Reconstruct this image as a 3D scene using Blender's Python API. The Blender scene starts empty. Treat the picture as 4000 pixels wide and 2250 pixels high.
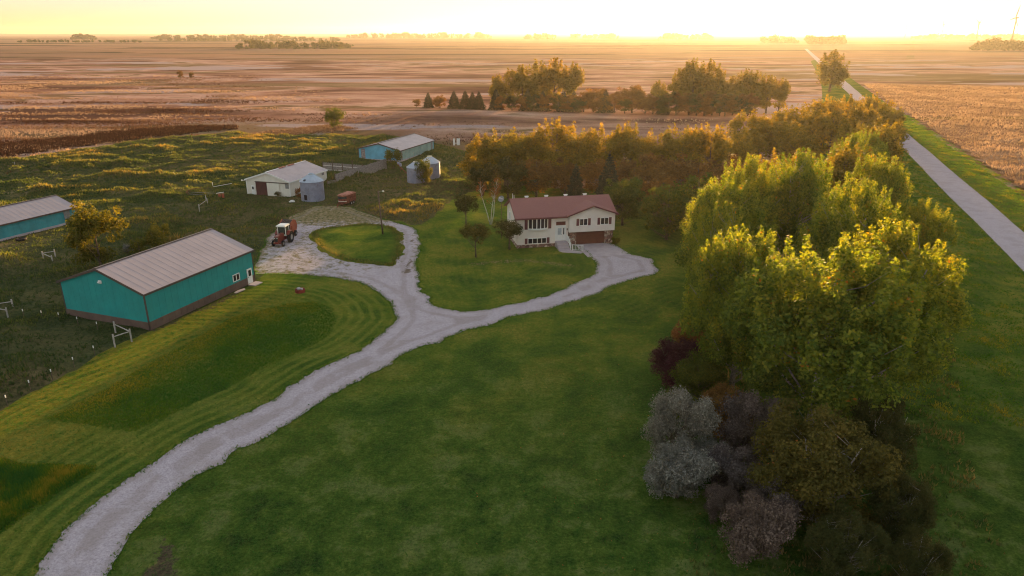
import bpy, bmesh, math, random
import numpy as np
from mathutils import Vector, Matrix, geometry
R = math.radians
S = bpy.context.scene
COL = S.collection

# ------------------------------------------------------------------ camera
CAM_H, FPX, CX, CY = 31.5, 2750.0, 2000.0, 1125.0
PITCH = math.atan((1125 - 130) / FPX)
cam = bpy.data.objects.new("camera", bpy.data.cameras.new("camera"))
COL.objects.link(cam)
cam.location = (0, 0, CAM_H)
cam.rotation_euler = (math.pi / 2 - PITCH, 0, 0)
cam.data.sensor_width = 36
cam.data.lens = 36 * FPX / 4000
cam.data.clip_start = 0.5
cam.data.clip_end = 60000
S.camera = cam

# ------------------------------------------------------------------ sky, sun, exposure
SUN_EL, SUN_AZ = 3.6, 17.5
world = bpy.data.worlds.new("World"); S.world = world; world.use_nodes = True
wn = world.node_tree.nodes; wl = world.node_tree.links
sky = wn.new('ShaderNodeTexSky'); sky.sky_type = 'NISHITA'; sky.sun_disc = False
sky.sun_elevation = R(SUN_EL); sky.sun_rotation = R(SUN_AZ)
sky.dust_density = 1.5; sky.air_density = 1.0; sky.ozone_density = 1.0
hs_ = wn.new('ShaderNodeHueSaturation'); hs_.inputs['Saturation'].default_value = .92
wl.new(sky.outputs[0], hs_.inputs['Color']); 
sc_ = wn.new('ShaderNodeSeparateColor'); cc_ = wn.new('ShaderNodeCombineColor'); wl.new(hs_.outputs[0], sc_.inputs[0])
for k_, (top_, sp_) in enumerate(((.82, .49), (.82, .56), (.81, .60))):      # soft limit added to each channel caps the brightest sky: top*(1-exp(-c/sp))
    a_ = wn.new('ShaderNodeMath'); a_.operation = 'MULTIPLY'; wl.new(sc_.outputs[k_], a_.inputs[0]); a_.inputs[1].default_value = -1/sp_
    b_ = wn.new('ShaderNodeMath'); b_.operation = 'EXPONENT'; wl.new(a_.outputs[0], b_.inputs[0])
    c_ = wn.new('ShaderNodeMath'); c_.operation = 'MULTIPLY_ADD'; wl.new(b_.outputs[0], c_.inputs[0]); c_.inputs[1].default_value = -top_; c_.inputs[2].default_value = top_
    wl.new(c_.outputs[0], cc_.inputs[k_])
wl.new(cc_.outputs[0], wn['Background'].inputs[0])
wn['Background'].inputs[1].default_value = 0.12
sun = bpy.data.objects.new("sun", bpy.data.lights.new("sun", 'SUN'))
COL.objects.link(sun)
sun.data.energy = 2.4; sun.data.angle = R(0.6); sun.data.color = (1.0, 0.60, 0.22)
sv = Vector((math.sin(R(SUN_AZ)) * math.cos(R(SUN_EL)), math.cos(R(SUN_AZ)) * math.cos(R(SUN_EL)), math.sin(R(SUN_EL))))
sun.rotation_euler = sv.to_track_quat('Z', 'Y').to_euler()
S.view_settings.view_transform = 'Standard'; S.view_settings.look = 'None'
S.view_settings.exposure = 3.15; S.view_settings.gamma = 1
S.render.engine = 'CYCLES'
S.cycles.use_denoising = True
S.cycles.max_bounces = 6; S.cycles.diffuse_bounces = 3; S.cycles.glossy_bounces = 2
S.cycles.transmission_bounces = 4; S.cycles.transparent_max_bounces = 8; S.cycles.volume_bounces = 0
S.cycles.sample_clamp_indirect = 6; S.cycles.filter_width = 1.1

# ------------------------------------------------------------------ geometry helpers
CT, ST = math.cos(PITCH), math.sin(PITCH)
def G(px, py, z=0.0):
    """where the sight line through a point of the photograph meets the level z"""
    u = (px - CX) / FPX; w = (CY - py) / FPX
    t = (CAM_H - z) / (ST - w * CT)
    return (u * t, t * (CT + w * ST))

class MB:
    def __init__(s): s.v = []; s.f = []; s.m = []
    def add(s, vs, fs, mi=0, M=None):
        b = len(s.v)
        for p in vs:
            p = Vector(p)
            s.v.append(tuple(M @ p) if M else tuple(p))
        for f in fs: s.f.append(tuple(b + i for i in f)); s.m.append(mi)
        return s
    def box(s, x0, x1, y0, y1, z0, z1, mi=0, M=None):
        return s.add([(x0,y0,z0),(x1,y0,z0),(x1,y1,z0),(x0,y1,z0),(x0,y0,z1),(x1,y0,z1),(x1,y1,z1),(x0,y1,z1)],
              [(3,2,1,0),(4,5,6,7),(0,1,5,4),(1,2,6,5),(2,3,7,6),(3,0,4,7)], mi, M)
    def prism(s, poly, axis, a0, a1, mi=0, M=None):
        """poly = 2D outline (ccw) extruded along axis 'x','y' or 'z' from a0 to a1"""
        n = len(poly)
        def P(q, a):
            return {'x': (a, q[0], q[1]), 'y': (q[0], a, q[1]), 'z': (q[0], q[1], a)}[axis]
        vs = [P(q, a0) for q in poly] + [P(q, a1) for q in poly]
        fs = [tuple(range(n))[::-1], tuple(range(n, 2*n))] + [(i, (i+1) % n, n+(i+1) % n, n+i) for i in range(n)]
        return s.add(vs, fs, mi, M)
    def tube(s, pts, rad, n=6, mi=0, cap=True):
        pts = [Vector(p) for p in pts]
        if not hasattr(rad, '__len__'): rad = [rad] * len(pts)
        b = len(s.v)
        for i, p in enumerate(pts):
            d = (pts[min(i+1, len(pts)-1)] - pts[max(i-1, 0)]).normalized()
            a = d.cross(Vector((0, 0, 1)) if abs(d.z) < .9 else Vector((1, 0, 0))).normalized(); c = d.cross(a)
            for k in range(n):
                t = 2*math.pi*k/n
                s.v.append(tuple(p + (a*math.cos(t) + c*math.sin(t))*rad[i]))
        for i in range(len(pts)-1):
            for k in range(n):
                s.f.append((b+i*n+k, b+i*n+(k+1) % n, b+(i+1)*n+(k+1) % n, b+(i+1)*n+k)); s.m.append(mi)
        if cap:
            s.f.append(tuple(b+k for k in range(n))[::-1]); s.m.append(mi)
            s.f.append(tuple(b+(len(pts)-1)*n+k for k in range(n))); s.m.append(mi)
        return s
    def lathe(s, prof, n=24, mi=0, M=None, a0=0, a1=2*math.pi):
        b = len(s.v); full = abs(a1-a0-2*math.pi) < 1e-6; m = n if full else n+1
        for (r, z) in prof:
            for k in range(m):
                t = a0 + (a1-a0)*k/n; p = Vector((r*math.cos(t), r*math.sin(t), z))
                s.v.append(tuple(M @ p) if M else tuple(p))
        for i in range(len(prof)-1):
            for k in range(n):
                k2 = (k+1) % m
                s.f.append((b+i*m+k, b+i*m+k2, b+(i+1)*m+k2, b+(i+1)*m+k)); s.m.append(mi)
        return s
    def build(s, name, mats, parent=None, smooth=False, loc=None, rz=0.0):
        me = bpy.data.meshes.new(name); me.from_pydata(s.v, [], s.f)
        for m in (mats if isinstance(mats, (list, tuple)) else [mats]): me.materials.append(m)
        me.polygons.foreach_set('material_index', s.m)
        if smooth: me.polygons.foreach_set('use_smooth', [True]*len(s.f))
        me.update()
        o = bpy.data.objects.new(name, me); COL.objects.link(o)
        if parent: o.parent = parent
        if loc: o.location = loc
        o.rotation_euler.z = rz
        return o

def tag(o, label=None, cat=None, group=None, kind=None):
    if label: o['label'] = label
    if cat: o['category'] = cat
    if group: o['group'] = group
    if kind: o['kind'] = kind
    return o
def thing(name, label, cat, loc=(0,0,0), rz=0.0, group=None):
    o = bpy.data.objects.new(name, None); COL.objects.link(o); o.empty_display_size = .3
    o.location = loc; o.rotation_euler.z = rz
    return tag(o, label, cat, group)
def copy_tree(o, parent=None):
    c = o.copy(); COL.objects.link(c); c.parent = parent
    for ch in o.children: copy_tree(ch, c)
    return c
def np_mesh(name, V, F, mat, tint=None, parent=None, smooth=False, extra=None):
    """V (n,3), F (m,k) -> object; tint: one number per face"""
    V = np.asarray(V, np.float32); F = np.asarray(F, np.int32); k = F.shape[1]
    me = bpy.data.meshes.new(name)
    me.vertices.add(len(V)); me.vertices.foreach_set('co', V.ravel())
    me.loops.add(F.size); me.loops.foreach_set('vertex_index', F.ravel())
    me.polygons.add(len(F)); me.polygons.foreach_set('loop_start', np.arange(len(F), dtype=np.int32)*k)
    me.polygons.foreach_set('loop_total', np.full(len(F), k, np.int32))
    if smooth: me.polygons.foreach_set('use_smooth', np.ones(len(F), bool))
    me.materials.append(mat); me.update(calc_edges=True)
    if tint is not None:
        a = me.attributes.new('tint', 'FLOAT', 'FACE'); a.data.foreach_set('value', np.asarray(tint, np.float32))
    if extra:
        for nm, arr in extra.items():
            a = me.attributes.new(nm, 'FLOAT', 'POINT'); a.data.foreach_set('value', np.asarray(arr, np.float32))
    o = bpy.data.objects.new(name, me); COL.objects.link(o)
    if parent: o.parent = parent
    return o

def sdf(P, poly):
    """signed distance to polygon, positive inside"""
    P = np.asarray(P, float)[:, :2]; poly = np.asarray(poly, float); n = len(poly)
    d = np.full(len(P), 1e18); ins = np.zeros(len(P), bool)
    for i in range(n):
        a = poly[i]; b = poly[(i+1) % n]; e = b-a; w = P-a
        t = np.clip((w@e)/(e@e+1e-12), 0, 1)
        q = w - t[:, None]*e; d = np.minimum(d, (q**2).sum(1))
        c1 = (a[1] > P[:, 1]) != (b[1] > P[:, 1])
        with np.errstate(divide='ignore', invalid='ignore'):
            xi = (b[0]-a[0])*(P[:, 1]-a[1])/(b[1]-a[1]+1e-12)+a[0]
        ins ^= c1 & (P[:, 0] < xi)
    return np.sqrt(d)*np.where(ins, 1, -1)

_tab = np.random.RandomState(5).rand(256, 256)
def vnoise(x, y, s):
    x = np.asarray(x)/s; y = np.asarray(y)/s
    xi = np.floor(x).astype(int); yi = np.floor(y).astype(int); fx = x-xi; fy = y-yi
    fx = fx*fx*(3-2*fx); fy = fy*fy*(3-2*fy)
    g = lambda a, b: _tab[a & 255, b & 255]
    return (g(xi, yi)*(1-fx)+g(xi+1, yi)*fx)*(1-fy)+(g(xi, yi+1)*(1-fx)+g(xi+1, yi+1)*fx)*fy
def fbm(x, y, s, o=4):
    r = 0; a = .5; t = 0
    for i in range(o): r = r+a*vnoise(np.asarray(x)+i*37.1, np.asarray(y)+i*91.7, s); t += a; a *= .5; s *= .5
    return r/t
def resample(poly, step, jit, seed=0):
    rng = random.Random(seed); out = []
    n = len(poly)
    # Catmull-Rom through the corners, then even steps with a little raggedness
    dense = []
    for i in range(n):
        p0, p1, p2, p3 = [np.array(poly[(i+k-1) % n], float) for k in range(4)]
        L = np.linalg.norm(p2-p1); m = max(1, int(L/step))
        for j in range(m):
            t = j/m
            q = .5*((2*p1)+(-p0+p2)*t+(2*p0-5*p1+4*p2-p3)*t*t+(-p0+3*p1-3*p2+p3)*t**3)
            dense.append(q)
    for q in dense: out.append((q[0]+rng.uniform(-jit, jit), q[1]+rng.uniform(-jit, jit)))
    return out
def cdt_sheet(name, poly, z, mat, step, attrs=None, zfun=None):
    poly = [Vector(p) for p in poly]; n = len(poly)
    P = np.array([(p.x, p.y) for p in poly])
    x0, y0 = P.min(0); x1, y1 = P.max(0)
    gx, gy = np.meshgrid(np.arange(x0, x1, step), np.arange(y0, y1, step))
    q = np.stack([gx.ravel(), gy.ravel()], 1); q = q+np.random.RandomState(3).uniform(-.2, .2, q.shape)*step
    q = q[sdf(q, P) > step*.5]
    pts = poly+[Vector(p) for p in q]
    r = geometry.delaunay_2d_cdt(pts, [], [list(range(n))], 1, 1e-5)
    V = np.array([(v.x, v.y) for v in r[0]])
    F = [f for f in r[2] if len(f) == 3]
    Z = np.full(len(V), float(z))
    if zfun: Z = Z+zfun(V)
    ex = attrs(V) if attrs else None
    o = np_mesh(name, np.c_[V, Z], np.array(F), mat, extra=ex, smooth=True)
    return o

# ------------------------------------------------------------------ materials
def lin(r, g, b):
    f = lambda c: (c/255/12.92) if c/255 <= .04045 else ((c/255+.055)/1.055)**2.4
    return (f(r), f(g), f(b), 1)
class N:
    """tiny node-graph writer"""
    def __init__(s, name):
        s.m = bpy.data.materials.new(name); s.m.use_nodes = True; s.t = s.m.node_tree; s.n = s.t.nodes; s.l = s.t.links
        s.b = s.n['Principled BSDF']; s.out = s.n['Material Output']
    def new(s, typ, **k):
        x = s.n.new(typ)
        for a, v in k.items(): setattr(x, a, v)
        return x
    def put(s, sock, v):
        if hasattr(v, 'is_output') or hasattr(v, 'links'): s.l.new(v, sock)
        else: sock.default_value = v
    def coords(s, obj=False, scale=(1,1,1), rot=(0,0,0)):
        if obj: c = s.new('ShaderNodeTexCoord').outputs['Object']
        else: c = s.new('ShaderNodeNewGeometry').outputs['Position']
        mp = s.new('ShaderNodeMapping'); s.l.new(c, mp.inputs[0]); mp.inputs['Scale'].default_value = scale; mp.inputs['Rotation'].default_value = rot
        return mp.outputs[0]
    def noise(s, vec, scale, detail=4, rough=.55, dist=0):
        x = s.new('ShaderNodeTexNoise'); s.l.new(vec, x.inputs['Vector'])
        x.inputs['Scale'].default_value = scale; x.inputs['Detail'].default_value = detail; x.inputs['Roughness'].default_value = rough; x.inputs['Distortion'].default_value = dist
        return x.outputs[0]
    def math(s, op, a, b=0.0, c=0.0):
        x = s.new('ShaderNodeMath', operation=op); s.put(x.inputs[0], a); s.put(x.inputs[1], b); s.put(x.inputs[2], c); return x.outputs[0]
    def ramp(s, fac, stops):
        x = s.new('ShaderNodeValToRGB'); s.l.new(fac, x.inputs[0]); e = x.color_ramp.elements
        e[0].position, e[0].color = stops[0]; e[1].position, e[1].color = stops[-1]
        for p, c in stops[1:-1]: k = e.new(p); k.color = c
        return x.outputs[0]
    def step(s, fac, a, b):
        x = s.new('ShaderNodeMapRange', interpolation_type='SMOOTHSTEP'); s.l.new(fac, x.inputs[0]); x.inputs[1].default_value = a; x.inputs[2].default_value = b; return x.outputs[0]
    def mix(s, fac, a, b, mode='MIX'):
        x = s.new('ShaderNodeMix', data_type='RGBA', blend_type=mode); s.put(x.inputs[0], fac); s.put(x.inputs[6], a); s.put(x.inputs[7], b); return x.outputs[2]
    def attr(s, name):
        x = s.new('ShaderNodeAttribute', attribute_name=name); return x.outputs['Fac']
    def bump(s, h, strength, dist):
        x = s.new('ShaderNodeBump'); s.l.new(h, x.inputs['Height']); x.inputs['Strength'].default_value = strength; x.inputs['Distance'].default_value = dist
        s.l.new(x.outputs[0], s.b.inputs['Normal'])
    def fin(s, col, rough=.9, spec=.2, metal=0):
        s.put(s.b.inputs['Base Color'], col); s.put(s.b.inputs['Roughness'], rough); s.b.inputs['Specular IOR Level'].default_value = spec; s.b.inputs['Metallic'].default_value = metal
        return s.m
_pm = {}
def paint(name, col, rough=.6, spec=.3, metal=0, var=.12, scale=1.5, dirt=None):
    if name in _pm: return _pm[name]
    n = N(name); v = n.coords(True); a = n.noise(v, scale, 5, .65)
    c2 = tuple(x*(1-2.2*var) for x in col[:3])+(1,); c1 = tuple(min(1, x*(1+var)) for x in col[:3])+(1,)
    c = n.ramp(a, [(.3, c2), (.7, c1)])
    if dirt:
        c = n.mix(n.step(n.noise(v, scale*2.3, 6, .75), .52, .68), c, dirt)
    fine = n.noise(v, 25, 3, .6); n.bump(fine, .15, .02)
    _pm[name] = n.fin(c, rough, spec, metal); return _pm[name]
def leafmat(name, stops, trans=.45, tcol=(1.5, 1.25, .6), gloss=.08):
    n = N(name); t = n.attr('tint'); c = n.ramp(t, stops)
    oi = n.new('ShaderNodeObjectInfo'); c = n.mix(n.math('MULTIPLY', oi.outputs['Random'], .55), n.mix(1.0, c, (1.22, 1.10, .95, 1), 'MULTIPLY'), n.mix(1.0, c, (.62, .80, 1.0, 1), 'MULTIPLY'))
    tr = n.new('ShaderNodeBsdfTranslucent'); n.l.new(n.mix(1.0, c, (*tcol, 1), 'MULTIPLY'), tr.inputs[0])
    n.fin(c, .6, gloss)
    ms = n.new('ShaderNodeMixShader'); ms.inputs[0].default_value = trans
    n.l.new(n.b.outputs[0], ms.inputs[1]); n.l.new(tr.outputs[0], ms.inputs[2]); n.l.new(ms.outputs[0], n.out.inputs[0])
    return n.m

M = {}
M['bark'] = paint('bark_mat', (.16, .12, .09), .9, .1, var=.3, scale=4)
M['palebark'] = paint('pale_bark_mat', (.38, .33, .29), .9, .1, var=.3, scale=4)
M['birch'] = paint('birch_bark_mat', (.55, .53, .50), .8, .2, var=.1, scale=3, dirt=(.1, .08, .07, 1))
M['teal'] = paint('teal_steel', (.018, .30, .30), .45, .4, var=.07, scale=.6)
M['teal2'] = paint('faded_teal_steel', (.05, .29, .33), .5, .4, var=.12, scale=.6)
M['blue'] = paint('blue_steel', (.12, .42, .60), .5, .4, var=.12, scale=.6)
M['aqua'] = paint('faded_aqua_steel', (.26, .42, .40), .55, .4, var=.15, scale=.5, dirt=(.4, .42, .38, 1))
M['brown'] = paint('brown_steel', (.15, .10, .085), .5, .3, var=.12, scale=.8)
M['trim'] = paint('dark_trim', (.10, .075, .065), .5, .3, var=.1)
M['roof'] = paint('tan_steel_roof', (.35, .285, .30), .42, .45, var=.05, scale=.4)
M['roof2'] = paint('mauve_steel_roof', (.40, .33, .35), .45, .45, var=.09, scale=.5)
M['cream'] = paint('cream_steel', (.74, .70, .63), .55, .3, var=.06, scale=.6)
M['white'] = paint('white_paint', (.80, .79, .77), .5, .35, var=.05)
M['galv'] = paint('galvanised_steel', (.25, .27, .37), .5, .4, .25, var=.12, scale=1.2, dirt=(.20, .18, .23, 1))
M['galvroof'] = paint('galvanised_roof', (.40, .46, .55), .4, .5, .3, var=.08, scale=1.2)
M['wood'] = paint('weathered_wood', (.30, .27, .26), .85, .1, var=.25, scale=3)
M['post'] = paint('grey_post_wood', (.42, .39, .36), .85, .1, var=.2, scale=3)
M['darkpost'] = paint('brown_post_wood', (.16, .115, .09), .9, .1, var=.25, scale=3)
M['concrete'] = paint('concrete', (.44, .375, .395), .85, .2, var=.08, scale=1.0)
M['dark'] = paint('dark_glass', (.035, .025, .03), .15, .6, var=.1)
M['black'] = paint('black_rubber', (.022, .02, .022), .8, .2, var=.2)
M['blackmetal'] = paint('black_metal', (.03, .03, .035), .5, .4, var=.2)
M['red'] = paint('red_paint', (.20, .03, .024), .4, .5, var=.2, dirt=(.16, .04, .03, 1))
M['orange'] = paint('baler_paint', (.42, .10, .05), .5, .4, var=.2, dirt=(.25, .07, .04, 1))
M['rust'] = paint('rusty_steel', (.26, .09, .06), .85, .15, var=.35, scale=3, dirt=(.12, .05, .04, 1))
M['rustroof'] = paint('rusty_roof', (.46, .20, .15), .8, .15, var=.25, scale=2, dirt=(.3, .11, .08, 1))
M['maroon'] = paint('maroon_door', (.085, .028, .03), .6, .3, var=.15)
M['redbrown'] = paint('garage_door_paint', (.13, .038, .028), .5, .35, var=.1)
M['shutter'] = paint('shutter_paint', (.16, .055, .06), .6, .3, var=.1)
M['grey'] = paint('grey_panel', (.25, .25, .25), .6, .3, var=.15)

# house materials
def siding():
    n = N('house_siding'); v = n.coords(True)
    w = n.new('ShaderNodeTexWave', bands_direction='X'); n.l.new(v, w.inputs[0]); w.inputs['Scale'].default_value = 1.6; w.inputs['Distortion'].default_value = 0
    c = n.ramp(n.noise(v, .8, 4), [(.3, (.74, .66, .61, 1)), (.7, (.82, .74, .69, 1))]); n.bump(w.outputs['Fac'], .4, .03)
    return n.fin(c, .8, .2)
def shingle():
    n = N('red_shingles'); v = n.coords(True)
    a = n.noise(v, 9, 5, .8); b = n.noise(v, .5, 3); k = n.new('ShaderNodeTexBrick'); n.l.new(v, k.inputs[0])
    k.inputs['Scale'].default_value = 3.0; k.inputs['Color1'].default_value = (.25, .115, .108, 1); k.inputs['Color2'].default_value = (.20, .09, .086, 1); k.inputs['Mortar'].default_value = (.20, .08, .075, 1); k.inputs['Mortar Size'].default_value = .015
    c = n.mix(n.math('MULTIPLY', a, .8), k.outputs[0], (.31, .155, .145, 1)); c = n.mix(n.math('MULTIPLY', b, .35), c, (.2, .07, .07, 1))
    n.bump(a, .5, .03); return n.fin(c, .9, .15)
def stone():
    n = N('fieldstone'); v = n.coords(True); k = n.new('ShaderNodeTexVoronoi'); n.l.new(v, k.inputs[0]); k.inputs['Scale'].default_value = 2.6
    hs = n.new('ShaderNodeSeparateColor'); n.l.new(k.outputs['Color'], hs.inputs[0])
    c = n.ramp(hs.outputs[0], [(0, (.12, .06, .05, 1)), (.4, (.30, .16, .13, 1)), (.7, (.42, .33, .28, 1)), (1, (.6, .5, .45, 1))])
    k2 = n.new('ShaderNodeTexVoronoi', feature='DISTANCE_TO_EDGE'); n.l.new(v, k2.inputs[0]); k2.inputs['Scale'].default_value = 2.6
    c = n.mix(n.step(k2.outputs[0], .02, .07), (.10, .08, .075, 1), c); n.bump(k2.outputs[0], .6, .05); return n.fin(c, .9, .15)
M['siding'] = siding(); M['shingle'] = shingle(); M['stone'] = stone()

# foliage materials
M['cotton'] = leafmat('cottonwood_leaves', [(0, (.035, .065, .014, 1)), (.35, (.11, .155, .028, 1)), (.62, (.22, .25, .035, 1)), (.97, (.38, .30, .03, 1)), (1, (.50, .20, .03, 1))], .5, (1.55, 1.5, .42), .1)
M['cotton2'] = leafmat('poplar_leaves', [(0, (.055, .058, .016, 1)), (.5, (.15, .14, .024, 1)), (1, (.30, .22, .03, 1))], .5, (2.0, 1.5, .4), .1)  # leaf colour lightened and warmed, partly to carry the sun's flare
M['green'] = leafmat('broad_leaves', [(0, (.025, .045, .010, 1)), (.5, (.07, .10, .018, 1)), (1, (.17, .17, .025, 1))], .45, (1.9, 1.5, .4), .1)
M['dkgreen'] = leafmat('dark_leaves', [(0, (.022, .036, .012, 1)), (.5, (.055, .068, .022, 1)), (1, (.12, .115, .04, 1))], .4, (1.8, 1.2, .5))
M['brownleaf'] = leafmat('turning_glow_leaves', [(0, (.05, .038, .015, 1)), (.5, (.13, .09, .03, 1)), (1, (.26, .17, .05, 1))], .45, (1.9, 1.2, .5))  # turning brown, with some of the sunset flare mixed into the leaf colour
M['spruce'] = leafmat('spruce_needles', [(0, (.018, .024, .014, 1)), (.6, (.05, .052, .030, 1)), (1, (.11, .10, .055, 1))], .15)
M['silver'] = leafmat('silver_leaves', [(0, (.07, .075, .068, 1)), (.5, (.17, .175, .16, 1)), (1, (.36, .37, .35, 1))], .3, (1.2, 1.1, .9))
M['mauve'] = leafmat('mauve_leaves', [(0, (.05, .04, .034, 1)), (.5, (.125, .10, .09, 1)), (1, (.28, .235, .22, 1))], .3, (1.2, 1.0, .9))
M['purple'] = leafmat('purple_leaves', [(0, (.025, .008, .012, 1)), (.6, (.065, .018, .03, 1)), (1, (.17, .08, .09, 1))], .35, (1.5, .9, .9))
M['rustleaf'] = leafmat('rusty_leaves', [(0, (.10, .05, .02, 1)), (.6, (.24, .11, .04, 1)), (1, (.38, .18, .06, 1))], .45, (1.5, 1.1, .6))
M['gold'] = leafmat('golden_leaves', [(0, (.04, .05, .012, 1)), (.5, (.11, .115, .02, 1)), (1, (.28, .22, .03, 1))], .45, (1.5, 1.3, .4))
M['olive'] = leafmat('olive_leaves', [(0, (.035, .042, .014, 1)), (.5, (.095, .095, .026, 1)), (.9, (.19, .165, .045, 1)), (1, (.30, .14, .05, 1))], .45, (1.5, 1.2, .5))
M['grassblade'] = leafmat('grass_blades', [(0, (.035, .13, .035, 1)), (.5, (.09, .18, .022, 1)), (1, (.32, .26, .04, 1))], .5, (1.6, 1.3, .5), .0)
M['weedblade'] = leafmat('weed_blades', [(0, (.04, .08, .032, 1)), (.35, (.09, .125, .045, 1)), (.7, (.19, .165, .06, 1)), (.88, (.26, .20, .085, 1)), (1, (.36, .28, .14, 1))], .5, (1.7, 1.25, .5), .2)
M['reed'] = leafmat('reed_blades', [(0, (.045, .02, .014, 1)), (.30, (.11, .06, .04, 1)), (.6, (.22, .15, .115, 1)), (1, (.38, .29, .24, 1))], .35, (1.2, 1.1, .9), .0)
M['corn'] = leafmat('corn_blades', [(0, (.11, .08, .07, 1)), (.5, (.21, .16, .145, 1)), (1, (.36, .29, .27, 1))], .5, (1.4, 1.15, .7), .2)

# ------------------------------------------------------------------ layout polygons
DRIVE = [G(*p) for p in [(60,2420),(120,2250),(233,2092),(330,2007),(485,1890),(652,1778),(776,1699),(906,1638),(1078,1552),(1234,1455),(1398,1375),(1492,1310),(1536,1250),
   (1527,1190),(1467,1135),(1372,1098),(1208,1075),(1060,1073),(1004,1068),(1004,1010),(1030,962),(1060,912),(1125,850),(1235,806),(1370,812),(1465,846),(1530,866),(1604,890),(1633,919),
   (1639,956),(1625,1018),(1630,1087),(1654,1149),(1708,1196),(1786,1217),(1832,1219),(1941,1203),(2096,1165),(2252,1110),(2314,1071),(2329,1040),(2306,1001),(2262,966),(2250,956),
   (2352,950),(2399,960),(2453,992),(2547,1017),(2562,1064),(2484,1087),(2329,1149),(2174,1196),(1941,1258),(1786,1304),(1630,1366),(1444,1467),(1242,1584),(1087,1677),(932,1770),
   (776,1863),(652,1957),(543,2050),(466,2143),(411,2250),(380,2420)]]
ISLAND = [G(*p) for p in [(1215,913),(1260,894),(1314,886),(1418,877),(1500,880),(1538,894),(1567,919),(1575,960),(1563,1010),(1535,1042),(1470,1036),(1335,1016),(1262,978),(1223,938)]]
TALL = [G(*p) for p in [(172,1640),(400,1672),(518,1690),(638,1640),(830,1545),(1035,1440),(1180,1375),(1277,1320),(1320,1259),(1300,1205),(1240,1178),(1121,1185),(906,1240),(750,1330),(604,1405),(345,1555)]]
DITCH = [G(*p) for p in [(-250,1800),(0,1787),(97,1814),(171,1812),(380,1820),(365,1850),(240,1925),(116,2010),(0,2088),(-200,2190)]]
RD = (math.cos(R(69.7)), math.sin(R(69.7)))
def roadpt(y, off):   # off = metres right of the road's centre line
    x = 82.6+(y-114)*RD[0]/RD[1]
    return (x+off*RD[1], y-off*RD[0])
LAWN = [G(*p) for p in [(-700,2050),(-350,1790),(0,1597),(216,1483),(431,1362),(590,1292),(1000,1102),(1010,1040),(1100,1000),(1250,960),(1300,890),(1450,858),(1560,862),(1616,882),(1670,861),(1741,799),(1830,752),(1950,722)]]
LAWN += [(14, 150), (50, 152), (66, 175), roadpt(300, -22), roadpt(480, -14), roadpt(700, -11), roadpt(900, -8), roadpt(900, 7), roadpt(600, 9), roadpt(300, 10), roadpt(160, 11), roadpt(60, 12), (75, 25), (20, 15), (-45, 15)]
ROAD = [roadpt(20, -3.1), roadpt(1600, -3.1), roadpt(1600, 3.1), roadpt(20, 3.1)]
def ragged(P, amp, sc):
    P = np.array(P); return P+np.c_[fbm(P[:, 0], P[:, 1], sc, 4)-.5, fbm(P[:, 0]+77, P[:, 1]+31, sc, 4)-.5]*amp*2
Dn = ragged(resample(DRIVE, .3, .07, 1), .75, 2.2); Ln = np.array(LAWN)
Tn = np.array(TALL); In = np.array(ISLAND); Kn = np.array(DITCH)

# ------------------------------------------------------------------ ground materials
def m_ground():
    n = N('farmland'); v = n.coords(scale=(1, 1, 1), rot=(0, 0, R(12))); v2 = n.coords(scale=(.4, 1, 1), rot=(0, 0, R(-12)))
    a = n.noise(v2, .018, 6, .6, .4); fine = n.noise(v, .35, 6, .7); b = n.noise(v2, .006, 3, .5, .3)
    near = n.ramp(a, [(.37, (.07, .032, .024, 1)), (.42, (.15, .08, .06, 1)), (.46, (.26, .15, .11, 1)), (.51, (.38, .24, .18, 1)), (.55, (.52, .37, .30, 1)), (.585, (.13, .10, .04, 1)), (.62, (.24, .14, .09, 1)), (.67, (.46, .31, .23, 1))])
    near = n.mix(n.math('MULTIPLY', n.step(b, .54, .58), .7), near, (.13, .11, .04, 1))
    mud = n.noise(v2, .011, 5, .6, .2)
    near = n.mix(n.step(mud, .565, .58), near, (.36, .32, .33, 1))
    # section-line fields farther out
    vr = n.coords(scale=(.0011, .0016, 1), rot=(0, 0, R(20.3)))
    k = n.new('ShaderNodeTexBrick'); n.l.new(vr, k.inputs[0]); k.inputs['Scale'].default_value = 1; k.inputs['Mortar Size'].default_value = .006; k.inputs['Brick Width'].default_value = .8; k.inputs['Row Height'].default_value = .33
    k.inputs['Color1'].default_value = (.30, .19, .13, 1); k.inputs['Color2'].default_value = (.20, .135, .09, 1); k.inputs['Mortar'].default_value = (.13, .12, .05, 1)
    far = n.mix(n.step(n.noise(v2, .007, 6, .7), .49, .53), k.outputs[0], (.30, .18, .11, 1))
    far = n.mix(n.step(n.noise(n.coords(scale=(.25, 1, 1)), .004, 5, .65), .54, .56), far, (.04, .034, .016, 1))
    sp = n.new('ShaderNodeSeparateXYZ'); n.l.new(n.coords(), sp.inputs[0])
    yy = n.math('ADD', sp.outputs[1], n.math('MULTIPLY', n.noise(v, .01, 3), 120))
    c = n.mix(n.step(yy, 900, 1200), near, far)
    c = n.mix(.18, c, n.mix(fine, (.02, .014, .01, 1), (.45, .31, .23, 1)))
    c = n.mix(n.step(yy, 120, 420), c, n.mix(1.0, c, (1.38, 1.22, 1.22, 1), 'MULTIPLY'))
    g = n.noise(v, 1.4, 5, .8)
    c = n.mix(n.math('MULTIPLY', n.step(g, .35, .6), .35), c, (.05, .03, .02, 1))
    n.bump(n.math('ADD', fine, g), .9, .5); return n.fin(c, 1, 0)
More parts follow.
